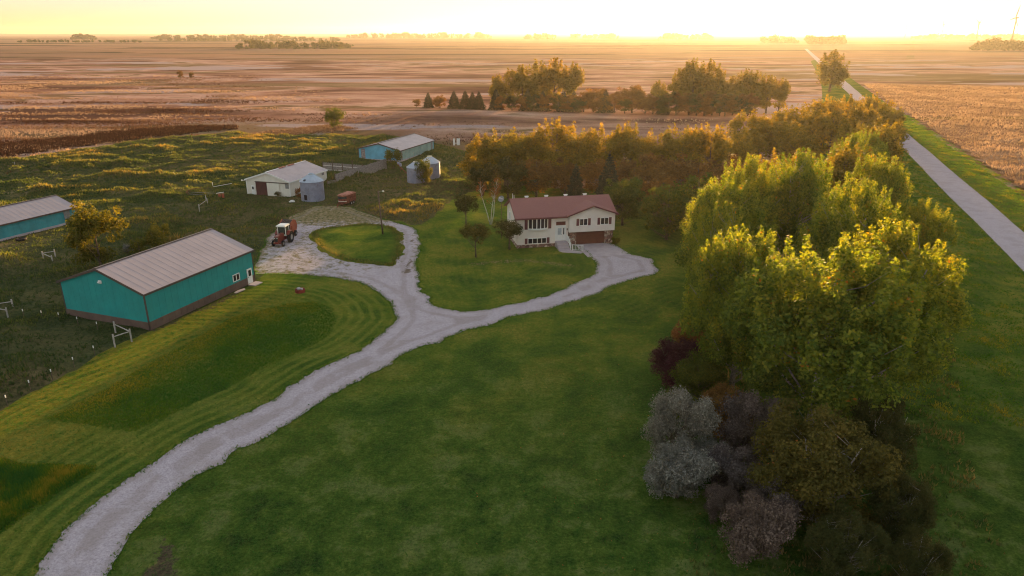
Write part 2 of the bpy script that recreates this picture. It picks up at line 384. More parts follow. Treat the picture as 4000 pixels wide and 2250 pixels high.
def m_pasture():
    n = N('pasture_weeds'); v = n.coords()
    a = n.noise(n.coords(scale=(.55, 1, 1)), .12, 6, .65, .3); f = n.noise(v, 2.2, 6, .8); b = n.noise(v, .045, 3)
    c = n.ramp(a, [(.32, (.035, .065, .028, 1)), (.45, (.085, .115, .05, 1)), (.56, (.16, .155, .07, 1)), (.66, (.30, .24, .13, 1))])
    c = n.mix(n.step(b, .52, .62), c, (.04, .075, .022, 1))
    h = n.attr('high'); c = n.mix(n.math('MULTIPLY', h, .55), c, (.20, .13, .045, 1))  # gold on the high spots stands in for low sun on the tufts
    dry = n.attr('dry'); c = n.mix(n.math('MULTIPLY', dry, .8), c, n.ramp(f, [(.3, (.10, .07, .035, 1)), (.7, (.30, .20, .11, 1))]))
    c = n.mix(n.math('MULTIPLY', n.step(f, .38, .62), .5), n.mix(.5, c, (.012, .014, .007, 1)), n.mix(.25, c, (.25, .2, .07, 1)))
    n.bump(f, 1.0, .35); return n.fin(c, 1, 0)
def m_lawn():
    n = N('mown_lawn'); v = n.coords()
    a = n.noise(v, .13, 6, .68, .3); f = n.noise(v, 5.5, 6, .85); m = n.noise(v, .9, 4, .7)
    c = n.ramp(a, [(.38, (.040, .095, .015, 1)), (.46, (.080, .140, .018, 1)), (.53, (.140, .180, .022, 1)), (.60, (.22, .21, .035, 1))])
    nr = n.attr('near')                              # darker toward the camera: shade between stems painted into the turf colour
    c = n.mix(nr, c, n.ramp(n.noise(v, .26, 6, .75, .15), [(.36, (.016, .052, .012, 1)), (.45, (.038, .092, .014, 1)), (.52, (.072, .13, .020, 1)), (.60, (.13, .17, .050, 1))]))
    d = n.attr('ddrive'); st = n.attr('stripe')
    sw = n.math('SINE', n.math('MULTIPLY', n.math('ADD', d, n.math('MULTIPLY', m, .25)), 5.2))
    c = n.mix(n.math('MULTIPLY', st, n.step(sw, -.5, .9)), c, n.mix(m, (.15, .20, .028, 1), (.27, .25, .05, 1)))
    dry = n.attr('dry'); c = n.mix(n.math('MULTIPLY', dry, n.step(n.noise(n.coords(scale=(1, 1, 1), rot=(0, 0, R(-62))), 1.3, 5, .75, .6), .40, .56)), c, (.27, .20, .025, 1))
    bare = n.attr('bare'); c = n.mix(n.step(n.math('ADD', bare, n.math('MULTIPLY', n.math('SUBTRACT', m, .5), 1.6)), .4, .6), c, n.mix(f, (.05, .035, .025, 1), (.14, .10, .08, 1)))
    c = n.mix(.55, c, n.mix(n.step(f, .35, .7), n.mix(.55, c, (.004, .008, .003, 1)), n.mix(.3, c, (.3, .33, .08, 1))))
    m2 = n.noise(v, 2.4, 5, .8); m3 = n.noise(v, .55, 5, .75, .4)
    c = n.mix(n.math('MULTIPLY', n.step(m2, .60, .40), .45), c, n.mix(1.0, c, (.45, .50, .45, 1), 'MULTIPLY'))
    c = n.mix(n.math('MULTIPLY', n.step(m3, .55, .66), .40), c, n.mix(1.0, c, (1.9, 1.45, 1.5, 1), 'MULTIPLY'))
    n.bump(n.math('ADD', f, n.math('MULTIPLY', m, .6)), .9, .12); return n.fin(c, .95, 0)
def m_gravel(nm, weedy=True):
    n = N(nm); v = n.coords(); f = n.noise(v, 7, 5, .85); a = n.noise(v, .35, 4, .6); g = n.noise(v, .75, 8, .78)
    c = n.ramp(f, [(.30, (.22, .185, .20, 1)), (.5, (.43, .375, .41, 1)), (.72, (.60, .53, .57, 1))])
    c = n.mix(n.math('MULTIPLY', n.step(a, .45, .65), .35), c, (.30, .25, .23, 1))
    if weedy:
        w = n.attr('weed'); k = n.math('ADD', g, w)
        c = n.mix(n.step(k, .62, .78), c, n.ramp(n.noise(v, 1.6, 4, .7), [(.35, (.07, .075, .03, 1)), (.5, (.18, .15, .07, 1)), (.62, (.30, .23, .15, 1))]))
        ed = n.attr('inner'); wv = n.math('SINE', n.math('MULTIPLY', n.math('ADD', ed, n.math('MULTIPLY', g, .5)), 3.6))
        c = n.mix(n.math('MULTIPLY', n.step(wv, -.2, .9), .38), c, (.26, .21, .19, 1))
        tr = n.attr('track'); c = n.mix(n.step(n.math('ADD', tr, n.math('MULTIPLY', n.math('SUBTRACT', n.noise(v, 2.5, 5, .8), .5), 2.2)), .55, .7), c, (.16, .12, .09, 1))
    n.bump(f, .6, .05); return n.fin(c, 1, 0)
def m_cornfield():
    n = N('ripe_field'); v = n.coords(); r = n.coords(rot=(0, 0, R(-69.7)))
    w = n.new('ShaderNodeTexWave', bands_direction='Y'); n.l.new(r, w.inputs[0]); w.inputs['Scale'].default_value = .42; w.inputs['Distortion'].default_value = 1.5; w.inputs['Detail'].default_value = 3
    a = n.noise(v, .025, 5, .6, .4); f = n.noise(v, 1.5, 6, .8)
    c = n.ramp(a, [(.32, (.20, .12, .085, 1)), (.5, (.34, .22, .16, 1)), (.66, (.50, .36, .27, 1))])
    c = n.mix(n.math('MULTIPLY', w.outputs['Fac'], .25), c, (.10, .06, .035, 1))
    gs = n.attr('green'); c = n.mix(gs, c, n.ramp(f, [(.3, (.10, .10, .02, 1)), (.7, (.34, .25, .07, 1))]))
    c = n.mix(n.math('MULTIPLY', n.step(f, .4, .6), .4), n.mix(.4, c, (.04, .02, .015, 1)), c)
    n.bump(f, 1, .5); return n.fin(c, 1, 0)
M['ground'] = m_ground(); M['pasture'] = m_pasture(); M['lawn'] = m_lawn(); M['gravel'] = m_gravel('gravel'); M['roadgravel'] = m_gravel('road_gravel', False); M['cornfield'] = m_cornfield()

# ------------------------------------------------------------------ the ground
mb = MB(); K = 30000
mb.add([(-K, -K, 0), (K, -K, 0), (K, K, 0), (-K, K, 0)], [(0, 1, 2, 3)])
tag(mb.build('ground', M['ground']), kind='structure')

def past_height(x, y):
    a = fbm(x*.7, y, 7, 3); b = fbm(x+50, y*1.2, 2.4, 3)
    h = np.clip(a-.40, 0, 1)*2.4+np.clip(b-.42, 0, 1)*1.4
    for (bx, by, bl) in ((-45.2, 141.5, 15), (-40.3, 141, 6), (-45, 80, 16), (-29, 183, 14), (-80, 115, 16), (-21, 157, 7), (-31, 136, 8), (-37, 108, 12), (-52, 146, 10)):
        h = h*np.clip(np.hypot(np.asarray(x)-bx, np.asarray(y)-by)/bl-.25, .18, 1)
    return h
PAST = [(-190, 95), (-150, 60), (-70, 35), (-30, 25), (-20, 60), (-5, 110), (8, 150), (12, 176), (-10, 196)]+[G(*p) for p in [(1700,560),(1560,538),(1300,525),(1000,530),(930,512),(760,532),(520,555),(250,592),(0,635),(-250,665)]]
Pn = np.array(PAST)
def grid_sheet(name, poly, step, z, zfun, mat, attrs):
    P = np.array(poly); x0, y0 = P.min(0); x1, y1 = P.max(0)
    xs = np.arange(x0, x1, step); ys = np.arange(y0, y1, step); gx, gy = np.meshgrid(xs, ys)
    V = np.stack([gx.ravel(), gy.ravel()], 1); nx = len(xs); ny = len(ys)
    i, j = np.meshgrid(np.arange(nx-1), np.arange(ny-1)); b = (j*nx+i).ravel()
    F = np.stack([b, b+1, b+nx+1, b+nx], 1); c = (V[F[:, 0]]+V[F[:, 2]])/2
    F = F[sdf(c, P) > 0]
    used = np.unique(F); rm = np.zeros(len(V), int); rm[used] = np.arange(len(used)); V = V[used]; F = rm[F]
    return np_mesh(name, np.c_[V, z+zfun(V)], F, mat, smooth=True, extra=attrs(V))
def keep_off(V):
    """0 where lawn, drive or ditch edge begins, 1 out in the rough"""
    k = np.clip(-sdf(V, Ln)/1.5, 0, 1)*np.clip(-sdf(V, DRIVE)/1.5, 0, 1)
    return k
def pz(V):
    return past_height(V[:, 0], V[:, 1])*keep_off(V)*np.clip(sdf(V, Pn)/3, 0, 1)
def pattr(V):
    h = past_height(V[:, 0], V[:, 1]); dry = np.clip((fbm(V[:, 0], V[:, 1], 25, 3)-.5)*5, 0, 1)
    e = np.array([G(1750, 700)]); d = np.hypot(V[:, 0]-e[0][0]+8, V[:, 1]-e[0][1]+8)
    dry = np.maximum(dry*.5, np.clip(1.2-d/30, 0, 1)*.7)
    d2 = np.hypot((V[:, 0]+30)/1.4, V[:, 1]-128); dry = np.maximum(dry, np.clip(1.15-d2/22, 0, 1)*np.clip(fbm(V[:, 0], V[:, 1], 5, 3)*2.2-.4, 0, 1))
    return dict(high=np.clip((h-.55)*1.3, 0, 1), dry=dry)
tag(grid_sheet('pasture', PAST, 1.0, .02, pz, M['pasture'], pattr), kind='structure')

LEFTZ = np.array([G(*p) for p in [(60,2420),(265,2150),(405,1975),(560,1865),(800,1730),(1160,1530),(1440,1390),(1510,1280),(1490,1180),(1400,1130),(1208,1100),(1000,1085),(560,1260),(-400,1560),(-700,2200)]])
def lattr(V):
    dd = -sdf(V, Dn)
    left = sdf(V, LEFTZ) > 0
    inner = sdf(V, Tn)
    fence = np.array([G(*p) for p in [(0,1597),(216,1483),(431,1362),(590,1292),(1000,1102)]])
    st = np.where(left & (dd > 0) & (inner < 0) & (V[:, 1] < 100), .75, np.where(V[:, 1] > 78, .22, .06))
    dry = np.where(left & (inner < .5), np.clip((dd-5)/6, 0, 1)*.7, 0)
    near = np.clip((78-V[:, 1])/36, 0, 1)*np.clip((V[:, 0]+40)/20, 0, 1)  # near: mask for the shade painted into the camera-side turf
    b = G(630, 2215); bare = np.clip(1.6-np.hypot(V[:, 0]-b[0], (V[:, 1]-b[1])*1.2)/1.3, 0, 1)
    barn = np.array([G(590, 1292), G(1000, 1102)])
    bare = np.maximum(bare, np.clip(.75-np.abs(sdf(V, [G(594,1296), G(1010,1106), G(1008,1100), G(592,1290)])), 0, .75))
    # dry crescent on the front lawn
    c0 = np.array(G(2060, 1130)); r = np.hypot(V[:, 0]-c0[0], V[:, 1]-c0[1])
    return dict(ddrive=dd, stripe=st, dry=dry, near=near, bare=bare)
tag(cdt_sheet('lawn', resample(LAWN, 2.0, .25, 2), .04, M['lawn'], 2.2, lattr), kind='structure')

def dattr(V):
    fy = np.array(G(1180, 980)); r = np.hypot((V[:, 0]-fy[0])/1.0, (V[:, 1]-fy[1]))
    w = np.clip(.17-.012*np.maximum(r-10, 0), -.1, .17)
    nw = np.clip((V[:, 1]-112)/12, 0, 1)*np.clip((-18-V[:, 0])/6, 0, 1)
    w = np.maximum(w, nw*.34)
    e = np.clip(1-sdf(V, Dn)/.6, 0, 1); w = w+e*.12
    tk = np.array([G(*p) for p in [(1605,925),(1618,960),(1605,1010),(1590,1070)]]); d = np.full(len(V), 9.0)
    for i in range(3):
        a, b = tk[i], tk[i+1]; t = np.clip(((V-a)@(b-a))/((b-a)@(b-a)), 0, 1); d = np.minimum(d, np.hypot(*(V-a-t[:, None]*(b-a)).T))
    return dict(inner=np.clip(sdf(V, Dn), 0, 3), weed=w, track=np.clip(1-d/.8, 0, 1))
tag(cdt_sheet('driveway', [tuple(p) for p in Dn], .065, M['gravel'], 1.2, dattr), kind='structure')
def iattr(V):
    return dict(ddrive=V[:, 0]*0, stripe=V[:, 0]*0, dry=np.clip(.8-sdf(V, In)/1.6, 0, 1)*.6, near=V[:, 0]*0, bare=V[:, 0]*0)
tag(cdt_sheet('island_lawn', [tuple(p) for p in ragged(resample(ISLAND, .4, .1, 4), 1.1, 3)], .09, M['lawn'], .8, iattr, lambda V: np.clip(sdf(V, In)/4, 0, 1)*.25), kind='structure')
mb = MB()
A = [G(*p) for p in [(2252,962),(2245,953),(2360,949),(2400,957),(2466,998),(2296,1006)]]
mb.add([(x, y, .10) for x, y in A]+[(x, y, .0) for x, y in A], [(0,5,4,3,2,1)]+[(i, (i+1) % 6, 6+(i+1) % 6, 6+i) for i in range(6)])
tag(mb.build('garage_apron', M['concrete']), kind='structure')
mb = MB(); k = 80
L_ = [roadpt(20+i*20, -3.1+.15*math.sin(i*1.7)) for i in range(k)]; R_ = [roadpt(20+i*20, 3.1+.15*math.sin(i*2.3)) for i in range(k)]
mb.add([(x, y, .10) for x, y in L_]+[(x, y, .10) for x, y in R_], [(i, k+i, k+i+1, i+1) for i in range(k-1)])
tag(mb.build('road', M['roadgravel']), kind='structure')
CORN = [roadpt(60, 14), roadpt(120, 13), roadpt(300, 12), roadpt(480, 11), roadpt(480, 160), roadpt(200, 190), roadpt(60, 140)]
def cattr(V):
    s = V[:, 0]*RD[1]-V[:, 1]*RD[0]; t = V[:, 1]
    g = np.clip((150-t)/15+fbm(V[:, 0], V[:, 1], 12, 3)*1.5-1.0, 0, 1)
    g = np.maximum(g, np.clip(1-np.abs(t-295-.05*V[:, 0]+25)/8, 0, .7))
    return dict(green=g)
tag(grid_sheet('crop_field', CORN, 3.0, .03, lambda V: .25+fbm(V[:, 0], V[:, 1], 6, 3)*.5, M['cornfield'], cattr), kind='structure')

# ------------------------------------------------------------------ tufts of grass (stuff)
def blades(name, P, h, w, mat, tint, label, seed=0, lean=.35, per=3, kind='stuff', z=0.0):
    rng = np.random.RandomState(seed); n = len(P)
    P = np.repeat(P, per, 0); h = np.repeat(h, per)*rng.uniform(.6, 1.15, n*per); w = np.repeat(w, per); t = np.repeat(tint, per)+rng.uniform(-.12, .12, n*per)
    zz = np.repeat(z, per) if hasattr(z, '__len__') else z
    a = rng.uniform(0, 2*np.pi, n*per); b = rng.uniform(0, 2*np.pi, n*per); off = rng.normal(0, 1, (n*per, 2))*w[:, None]*.9
    x = P[:, 0]+off[:, 0]; y = P[:, 1]+off[:, 1]
    V = np.zeros((n*per, 3, 3))
    V[:, 0] = np.c_[x-np.cos(a)*w/2, y-np.sin(a)*w/2, np.zeros_like(x)+zz]; V[:, 1] = np.c_[x+np.cos(a)*w/2, y+np.sin(a)*w/2, np.zeros_like(x)+zz]
    V[:, 2] = np.c_[x+np.cos(b)*h*lean, y+np.sin(b)*h*lean, h+zz]
    F = np.arange(n*per*3).reshape(-1, 3)
    return tag(np_mesh(name, V.reshape(-1, 3), F, mat, tint=np.clip(t, 0, 1)), label, 'grass', kind=kind)
rng = np.random.RandomState(11)
def scatter(poly, n, seed):
    r = np.random.RandomState(seed); P = np.array(poly); a = P.min(0); b = P.max(0)
    q = r.uniform(a, b, (n, 2)); return q[sdf(q, P) > 0]
q = scatter(TALL, 34000, 1); f = fbm(q[:, 0], q[:, 1], 6, 3)
ul = np.array([G(*p) for p in [(345,1555),(604,1405),(906,1240),(1121,1185)]])
du = np.full(len(q), 99.0)
for i in range(3):
    a, b = ul[i], ul[i+1]; t = np.clip(((q-a)@(b-a))/((b-a)@(b-a)), 0, 1); du = np.minimum(du, np.hypot(*(q-a-t[:, None]*(b-a)).T))
blades('tall_grass', q, (.07+.12*f)*np.clip(sdf(q, Tn)/.8+.3, 0, 1), np.full(len(q), .08), M['grassblade'], np.clip(-.25+f*.5+fbm(q[:, 0], q[:, 1], 1.6, 3)*.5+rng.uniform(-.1, .2, len(q))+np.clip(1-du/6, 0, 1)*rng.uniform(0, 1.0, len(q)), 0, 1), 'uncut dark green strip of long grass inside the mown swaths by the teal barn', 2, z=.04)
q = scatter([(-95, 30), (-20, 18), (30, 22), (30, 100), (-30, 135), (-95, 95)], 200000, 3)
q = q[(sdf(q, Ln) > .1) & (sdf(q, Dn) < -.05)]; q = q[(q[:, 1] < 125)]; f = fbm(q[:, 0], q[:, 1], 9, 4)
blades('lawn_grass', q, np.full(len(q), .075), np.full(len(q), .06), M['grassblade'], np.clip(f*.7-.12+rng.uniform(-.15, .15, len(q))-np.clip((70-q[:, 1])/100, 0, .3), 0, .8), 'short mown green grass spread over the farmhouse lawn', 5, per=2, z=.04)
e = Dn[::1]; e = np.repeat(e, 5, 0)+rng.normal(0, .16, (len(e)*5, 2))
blades('verge_grass', e, rng.uniform(.06, .22, len(e)), np.full(len(e), .08), M['grassblade'], rng.uniform(.0, .6, len(e)), 'ragged grass fringe along the edges of the gravel drive', 6, z=.05)
q = scatter(DITCH, 14000, 7); f = fbm(q[:, 0], q[:, 1], 5, 3)
blades('ditch_grass', q, (.15+.45*f)*np.clip(sdf(q, Kn)/1.2+.2, 0, 1), np.full(len(q), .10), M['grassblade'], np.clip((f-.45)*1.3+(fbm(q[:, 0], q[:, 1], 1.8, 3)-.32)*1.5+rng.uniform(-.1, .35, len(q))+np.clip((q[:, 1]-52)/3, 0, 1)*.25, 0, 1), 'tall tangled grass in the ditch at the lower left corner', 8, z=.03)
q = scatter(ISLAND, 6000, 9); d = sdf(q, In)
blades('island_grass', q, np.clip(.35-d*.12, .08, .4), np.full(len(q), .1), M['weedblade'], np.clip(.75-d*.22, .1, 1)*rng.uniform(.2, 1, len(q)), 'golden rim of long grass round the turning island', 10, z=.1)
q = scatter(PAST, 240000, 12); q = q[(sdf(q, Ln) < -.2) & (sdf(q, Dn) < -.3)]; h = past_height(q[:, 0], q[:, 1]); f = fbm(q[:, 0], q[:, 1], 14, 3)
keep = rng.rand(len(q)) < np.clip(h*1.1+.40, 0, 1); q = q[keep]; h = h[keep]; f = f[keep]
zz = pz(q); D = np.hypot(q[:, 0], q[:, 1])
blades('weeds', q, .16+.35*h+.1*f, .10+D*.0007, M['weedblade'], np.clip(-.16+h*.46+(f-.5)*1.2+rng.uniform(-.15, .25, len(q))-np.clip((105-q[:, 1])/60, 0, .3)+np.clip(1-np.hypot((q[:, 0]+22)/26, (q[:, 1]-135)/22), 0, .15), 0, 1), 'rough tangled weeds and tall grass covering the old pasture', 13, z=zz)  # tint rises with height: sunlit tops put into the blade colour
REED = [(-330, 150), (-170, 150), (-115, 168), (-95, 200), (-60, 212), (-10, 210), (15, 190), (60, 190), (80, 280), (-20, 285), (-60, 330), (-200, 600), (-430, 620)]
q = scatter(REED, 260000, 14); h = fbm(q[:, 0]*.35, q[:, 1], 12, 4); keep = rng.rand(len(q)) < np.clip((h-.42)*4, .03, 1)*np.clip((640-q[:, 1])/420, .1, 1)*np.clip(sdf(q, REED)/70+fbm(q[:, 0], q[:, 1], 40, 3)-.5, .0, 1); q = q[keep]; h = h[keep]
blades('reeds', q, .2+.55*h, np.full(len(q), .34), M['reed'], np.clip(.5+(fbm(q[:, 0]*.3, q[:, 1], 22, 3)-.5)*2.8+rng.uniform(-.1, .15, len(q)), 0, 1), 'dry rust and straw coloured marsh grass beyond the pasture', 15)
DARK = [G(*p) for p in [(-120,560),(-120,650),(0,625),(250,583),(520,548),(760,522),(930,505),(930,488),(700,492),(430,512),(180,545)]]
q = scatter(DARK, 30000, 31); q = q[rng.rand(len(q)) < np.clip(sdf(q, DARK)/9+.1+fbm(q[:, 0], q[:, 1], 8, 3)-.5, 0, .9)]
blades('dark_sedge', q, rng.uniform(.5, .9, len(q)), np.full(len(q), .3), M['reed'], rng.uniform(-.1, .22, len(q)), 'dark reddish brown sedge strip along the upper edge of the pasture', 32)
RUST = [G(*p) for p in [(900,548),(960,520),(1120,500),(1290,486),(1420,500),(1300,522),(1180,532),(1000,556)]]
q = scatter(RUST, 14000, 33); q = q[rng.rand(len(q)) < np.clip(sdf(q, RUST)/10+fbm(q[:, 0], q[:, 1], 8, 3)-.5, 0, .7)]
blades('orange_grass', q, rng.uniform(.4, .8, len(q)), np.full(len(q), .28), M['reed'], rng.uniform(.3, .75, len(q)), 'band of orange marsh grass around the lone tree', 34)
q = scatter(CORN, 170000, 16); q = q[rng.rand(len(q)) < np.clip(170/q[:, 1], .2, 1)]; f = fbm(q[:, 0], q[:, 1], 10, 3)
blades('crop_stalks', q, .45+.5*f, .13+q[:, 1]*.001, M['corn'], np.clip(f+rng.uniform(-.3, .3, len(q)), 0, 1), 'dry tan crop standing in the field right of the road', 17, z=.4)
vp = [roadpt(45, -30), roadpt(150, -22), roadpt(300, -14), roadpt(300, 12), roadpt(50, 13)]
q = scatter(vp, 260000, 18); off = q[:, 0]*RD[1]-q[:, 1]*RD[0]-(roadpt(114, 0)[0]*RD[1]-114*RD[0]); q = q[np.abs(off) > 3.2]; f = fbm(q[:, 0]*1.5, q[:, 1], 2.5, 3)
q = q[f > .36]; f = f[f > .36]
blades('roadside_grass', q, .10+.38*(f-.36), .09+q[:, 1]*.0006, M['grassblade'], np.clip((f-.35)*1.5+rng.uniform(-.1, .25, len(q)), 0, 1), 'shaggy sunlit verge grass between the tree row and the road', 19, z=.04)

UND = [(11, 33), (30, 32), (36, 48), (48, 70), (62, 100), (84, 150), (60, 160), (34, 105), (23, 80), (15, 62), (12.5, 46)]
q = scatter(UND, 42000, 44); f = fbm(q[:, 0], q[:, 1], 3, 3); q = q[f > .4]; f = f[f > .4]
blades('undergrowth', q, .15+.8*(f-.35), np.full(len(q), .12), M['weedblade'], np.clip((f-.4)*2+rng.uniform(-.1, .35, len(q)), 0, 1), 'rough undergrowth at the feet of the tree row', 45, z=.04)
cl = np.array([G(*p) for p in [(1840,1036),(1950,1023),(2060,1020),(2150,1030),(2240,1041)]]); t_ = rng.uniform(0, 3.999, 700); i_ = t_.astype(int)
q = cl[i_]+(cl[i_+1]-cl[i_])*(t_-i_)[:, None]+rng.normal(0, 1, (700, 2))*np.array([.3, .35])
blades('grass_clippings', q, rng.uniform(.03, .08, 700), np.full(700, .14), M['corn'], rng.uniform(.6, 1, 700), 'pale curved windrow of dry grass clippings on the front lawn', 43, per=1, lean=1.5, z=.07)
q = scatter([(-5, 30), (24, 30), (30, 75), (20, 90), (0, 60)], 2600, 41); q = q[rng.rand(len(q)) < np.clip((q[:, 0]+8)/34, .05, 1)]
blades('fallen_leaves', q, np.full(len(q), .05), np.full(len(q), .11), M['rustleaf'], rng.uniform(.2, 1, len(q)), 'scattered fallen leaves on the lawn near the tree row', 42, per=1, lean=1.6, z=.1)
# ------------------------------------------------------------------ trees
def crown_np(rng, C, rad, leaves, size, elong=1.0, flat=.0):
    """C (n,3) clump centres, rad (n,), leaves per clump (n,) -> verts, faces, tint"""
    n = len(C); rep = np.asarray(leaves, int); idx = np.repeat(np.arange(n), rep); m = len(idx)
    d = rng.normal(size=(m, 3)); d /= np.linalg.norm(d, axis=1)[:, None]
    rr = rad[idx]*(rng.uniform(0, 1, m)**.33)*rng.uniform(.8, 1.12, m)
    el = np.ones((n, 3)); el[:, 2] = elong
    p = C[idx]+d*rr[:, None]*el[idx]
    nr = d*.8+rng.normal(size=(m, 3))*.5+np.array([0, 0, .3]); nr /= np.linalg.norm(nr, axis=1)[:, None]
    t = np.cross(nr, rng.normal(size=(m, 3))); t /= np.linalg.norm(t, axis=1)[:, None]; b = np.cross(nr, t)
    s = size*rng.uniform(.6, 1.3, m)[:, None]
    V = np.stack([p-t*s*.55, p+b*s*.36-t*s*.05, p+t*s*.55+nr*s*.12, p-b*s*.36-t*s*.05], 1).reshape(-1, 3)
    F = np.arange(m*4).reshape(-1, 4)
    ct = rng.uniform(0, 1, n)
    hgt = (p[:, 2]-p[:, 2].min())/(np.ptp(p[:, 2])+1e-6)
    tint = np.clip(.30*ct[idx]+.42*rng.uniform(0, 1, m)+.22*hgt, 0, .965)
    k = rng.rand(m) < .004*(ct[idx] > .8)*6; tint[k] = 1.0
    return V, F, tint
def limbs(mbx, rng, C, h, hb, r0, nl, lean=(0, 0)):
    """trunk plus curved limbs towards clump centres"""
    top = .82*h; pts = []; k = 6
    for i in range(k+1):
        t = i/k; pts.append((lean[0]*t+math.sin(t*5+lean[0])*.12*r0*2, lean[1]*t+math.cos(t*4)*.12*r0*2-.12*r0*2, t*top-.15*(i == 0)))
    mbx.tube(pts, [r0*(1.25 if i == 0 else 1)*(1-.86*(i/k)) for i in range(k+1)], 8)
    order = rng.permutation(len(C))[:nl]
    for i in order:
        c = C[i]; dist = math.hypot(c[0], c[1]); z0 = min(max(hb*.55, c[2]-dist*rng.uniform(.7, 1.3)), top*.92); t = z0/top
        a = Vector((lean[0]*t, lean[1]*t, z0)); b = Vector(c); mid = a.lerp(b, .5)+Vector((rng.uniform(-.1, .1), rng.uniform(-.1, .1), -.08))*dist
        r = r0*(1-.8*t)*rng.uniform(.28, .5)
        mbx.tube([a, a.lerp(mid, .6), mid, mid.lerp(b, .55), b], [r, r*.8, r*.62, r*.4, r*.15], 5, cap=False)
def clumps_round(rng, h, hb, rx, n, cr, core=.35):
    """clump centres spread over the skins of several overlapping domes"""
    nl = 6+int(rng.randint(0, 3)); lobes = [(0, 0, h*.60, rx*.58, h*.40-cr*.6)]
    a0 = rng.uniform(0, 6.3)
    for i in range(nl):
        a = a0+2*math.pi*i/nl+rng.uniform(-.4, .4); q = rx*rng.uniform(.42, .60); r = rx-q-cr*.55+rng.uniform(-.06, .04)*rx
        z = hb+(h-hb)*rng.uniform(.28, .62); lobes.append((q*math.cos(a), q*math.sin(a), z, r, min(h*.93-z, (h-hb)*rng.uniform(.28, .42))))
    for i in range(3):
        a = a0+2.1*i; lobes.append((rx*.35*math.cos(a), rx*.35*math.sin(a), hb+(h-hb)*.18, rx*.34, (h-hb)*.16))
    wts = np.array([l[3]*max(l[4], .1) for l in lobes]); wts = wts/wts.sum()
    P = []; Rr = []
    for _ in range(n):
        l = lobes[rng.choice(len(lobes), p=wts)]; d = rng.normal(size=3); d /= np.linalg.norm(d)
        if d[2] < -.3: d[2] *= -.6
        rr = rng.uniform(core, 1)**.6
        P.append((l[0]+d[0]*l[3]*rr, l[1]+d[1]*l[3]*rr, max(hb+cr*.4, l[2]+d[2]*l[4]*rr))); Rr.append(cr*rng.uniform(.55, 1.2))
    return np.array(P), np.array(Rr)
PROTO = {}
def make_proto(key, kind, h, rx, leafmat_, seed, n=60, cr=1.1, leaves=200, size=.24, hb=None, r0=None, nl=30, elong=1.0, bark='bark', core=.35, spikes=0, trunks=1):
    rng = np.random.RandomState(seed); hb = h*.16 if hb is None else hb; r0 = h*.019 if r0 is None else r0
    if kind == 'spruce':
        C = []; Rr = []; k = int(h/.42)
        for i in range(k):
            t = i/k; z = h*.05+t*h*.93; r = rx*(1-t)**.85*rng.uniform(.85, 1.1); m = max(1, int(2*math.pi*r/.62))
            for j in range(m):
                a = 2*math.pi*(j+rng.uniform(-.3, .3))/m; rr = r*rng.uniform(.55, 1)
                C.append((rr*math.cos(a), rr*math.sin(a), z-.14*rr)); Rr.append(.30+.16*(1-t))
        C = np.array(C); Rr = np.array(Rr); V, F, T = crown_np(rng, C, Rr, np.full(len(C), leaves), size, .55)
        b = MB(); b.tube([(0, 0, -.1), (0, 0, h*.5), (0, 0, h*.97)], [r0, r0*.6, .03], 7)
    else:
        C, Rr = clumps_round(rng, h, hb, rx, n, cr, core=core)
        if spikes:      # upright tufts that stand proud of the crown
            S_ = []; SR = []
            for i in range(spikes):
                a = rng.uniform(0, 2*math.pi); q = rng.uniform(0, 1)**.6; x, y = math.cos(a)*rx*.85*q, math.sin(a)*rx*.85*q
                z = hb+(h-hb)*(.42+.52*math.sqrt(max(0, 1-q*q)))
                for j in range(4):
                    S_.append((x+j*.12*math.cos(a), y+j*.12*math.sin(a), z-.9+j*cr*.62)); SR.append(cr*(.62-.12*j))
            C = np.r_[C, np.array(S_)]; Rr = np.r_[Rr, np.array(SR)]
        lv = np.maximum(8, leaves*(Rr/cr)**2).astype(int)
        V, F, T = crown_np(rng, C, Rr, lv, size, elong)
        b = MB()
        for k in range(trunks):
            ln = (0, 0) if trunks == 1 else (math.cos(k*2.4+.5)*rx*.45, math.sin(k*2.4+.5)*rx*.45)
            limbs(b, rng, C, h, hb, r0, nl, ln)
    cm = bpy.data.meshes.new('crown')
    o = np_mesh('crown', V, F, leafmat_, tint=T); cm = o.data; bpy.data.objects.remove(o)
    t = b.build('trunk', M[bark], smooth=True); tm = t.data; bpy.data.objects.remove(t)
    PROTO[key] = (cm, tm, h)
def tree(name, key, x, y, h=None, w=1.0, rz=None, label='', cat='tree', group=None, mat=None, z=0.0, seed=[0]):
    cm, tm, H0 = PROTO[key]; s = (h/H0) if h else 1.0; seed[0] += 1
    t = thing(name, label, cat, (x, y, z), (seed[0]*2.399) % 6.28 if rz is None else rz, group)
    t.scale = (s*w, s*w, s)
    for nm, me in (('trunk', tm), ('crown', cm)):
        o = bpy.data.objects.new(nm, me); COL.objects.link(o); o.parent = t
        if nm == 'crown' and mat: o.material_slots[0].link = 'OBJECT'; o.material_slots[0].material = mat
    return t
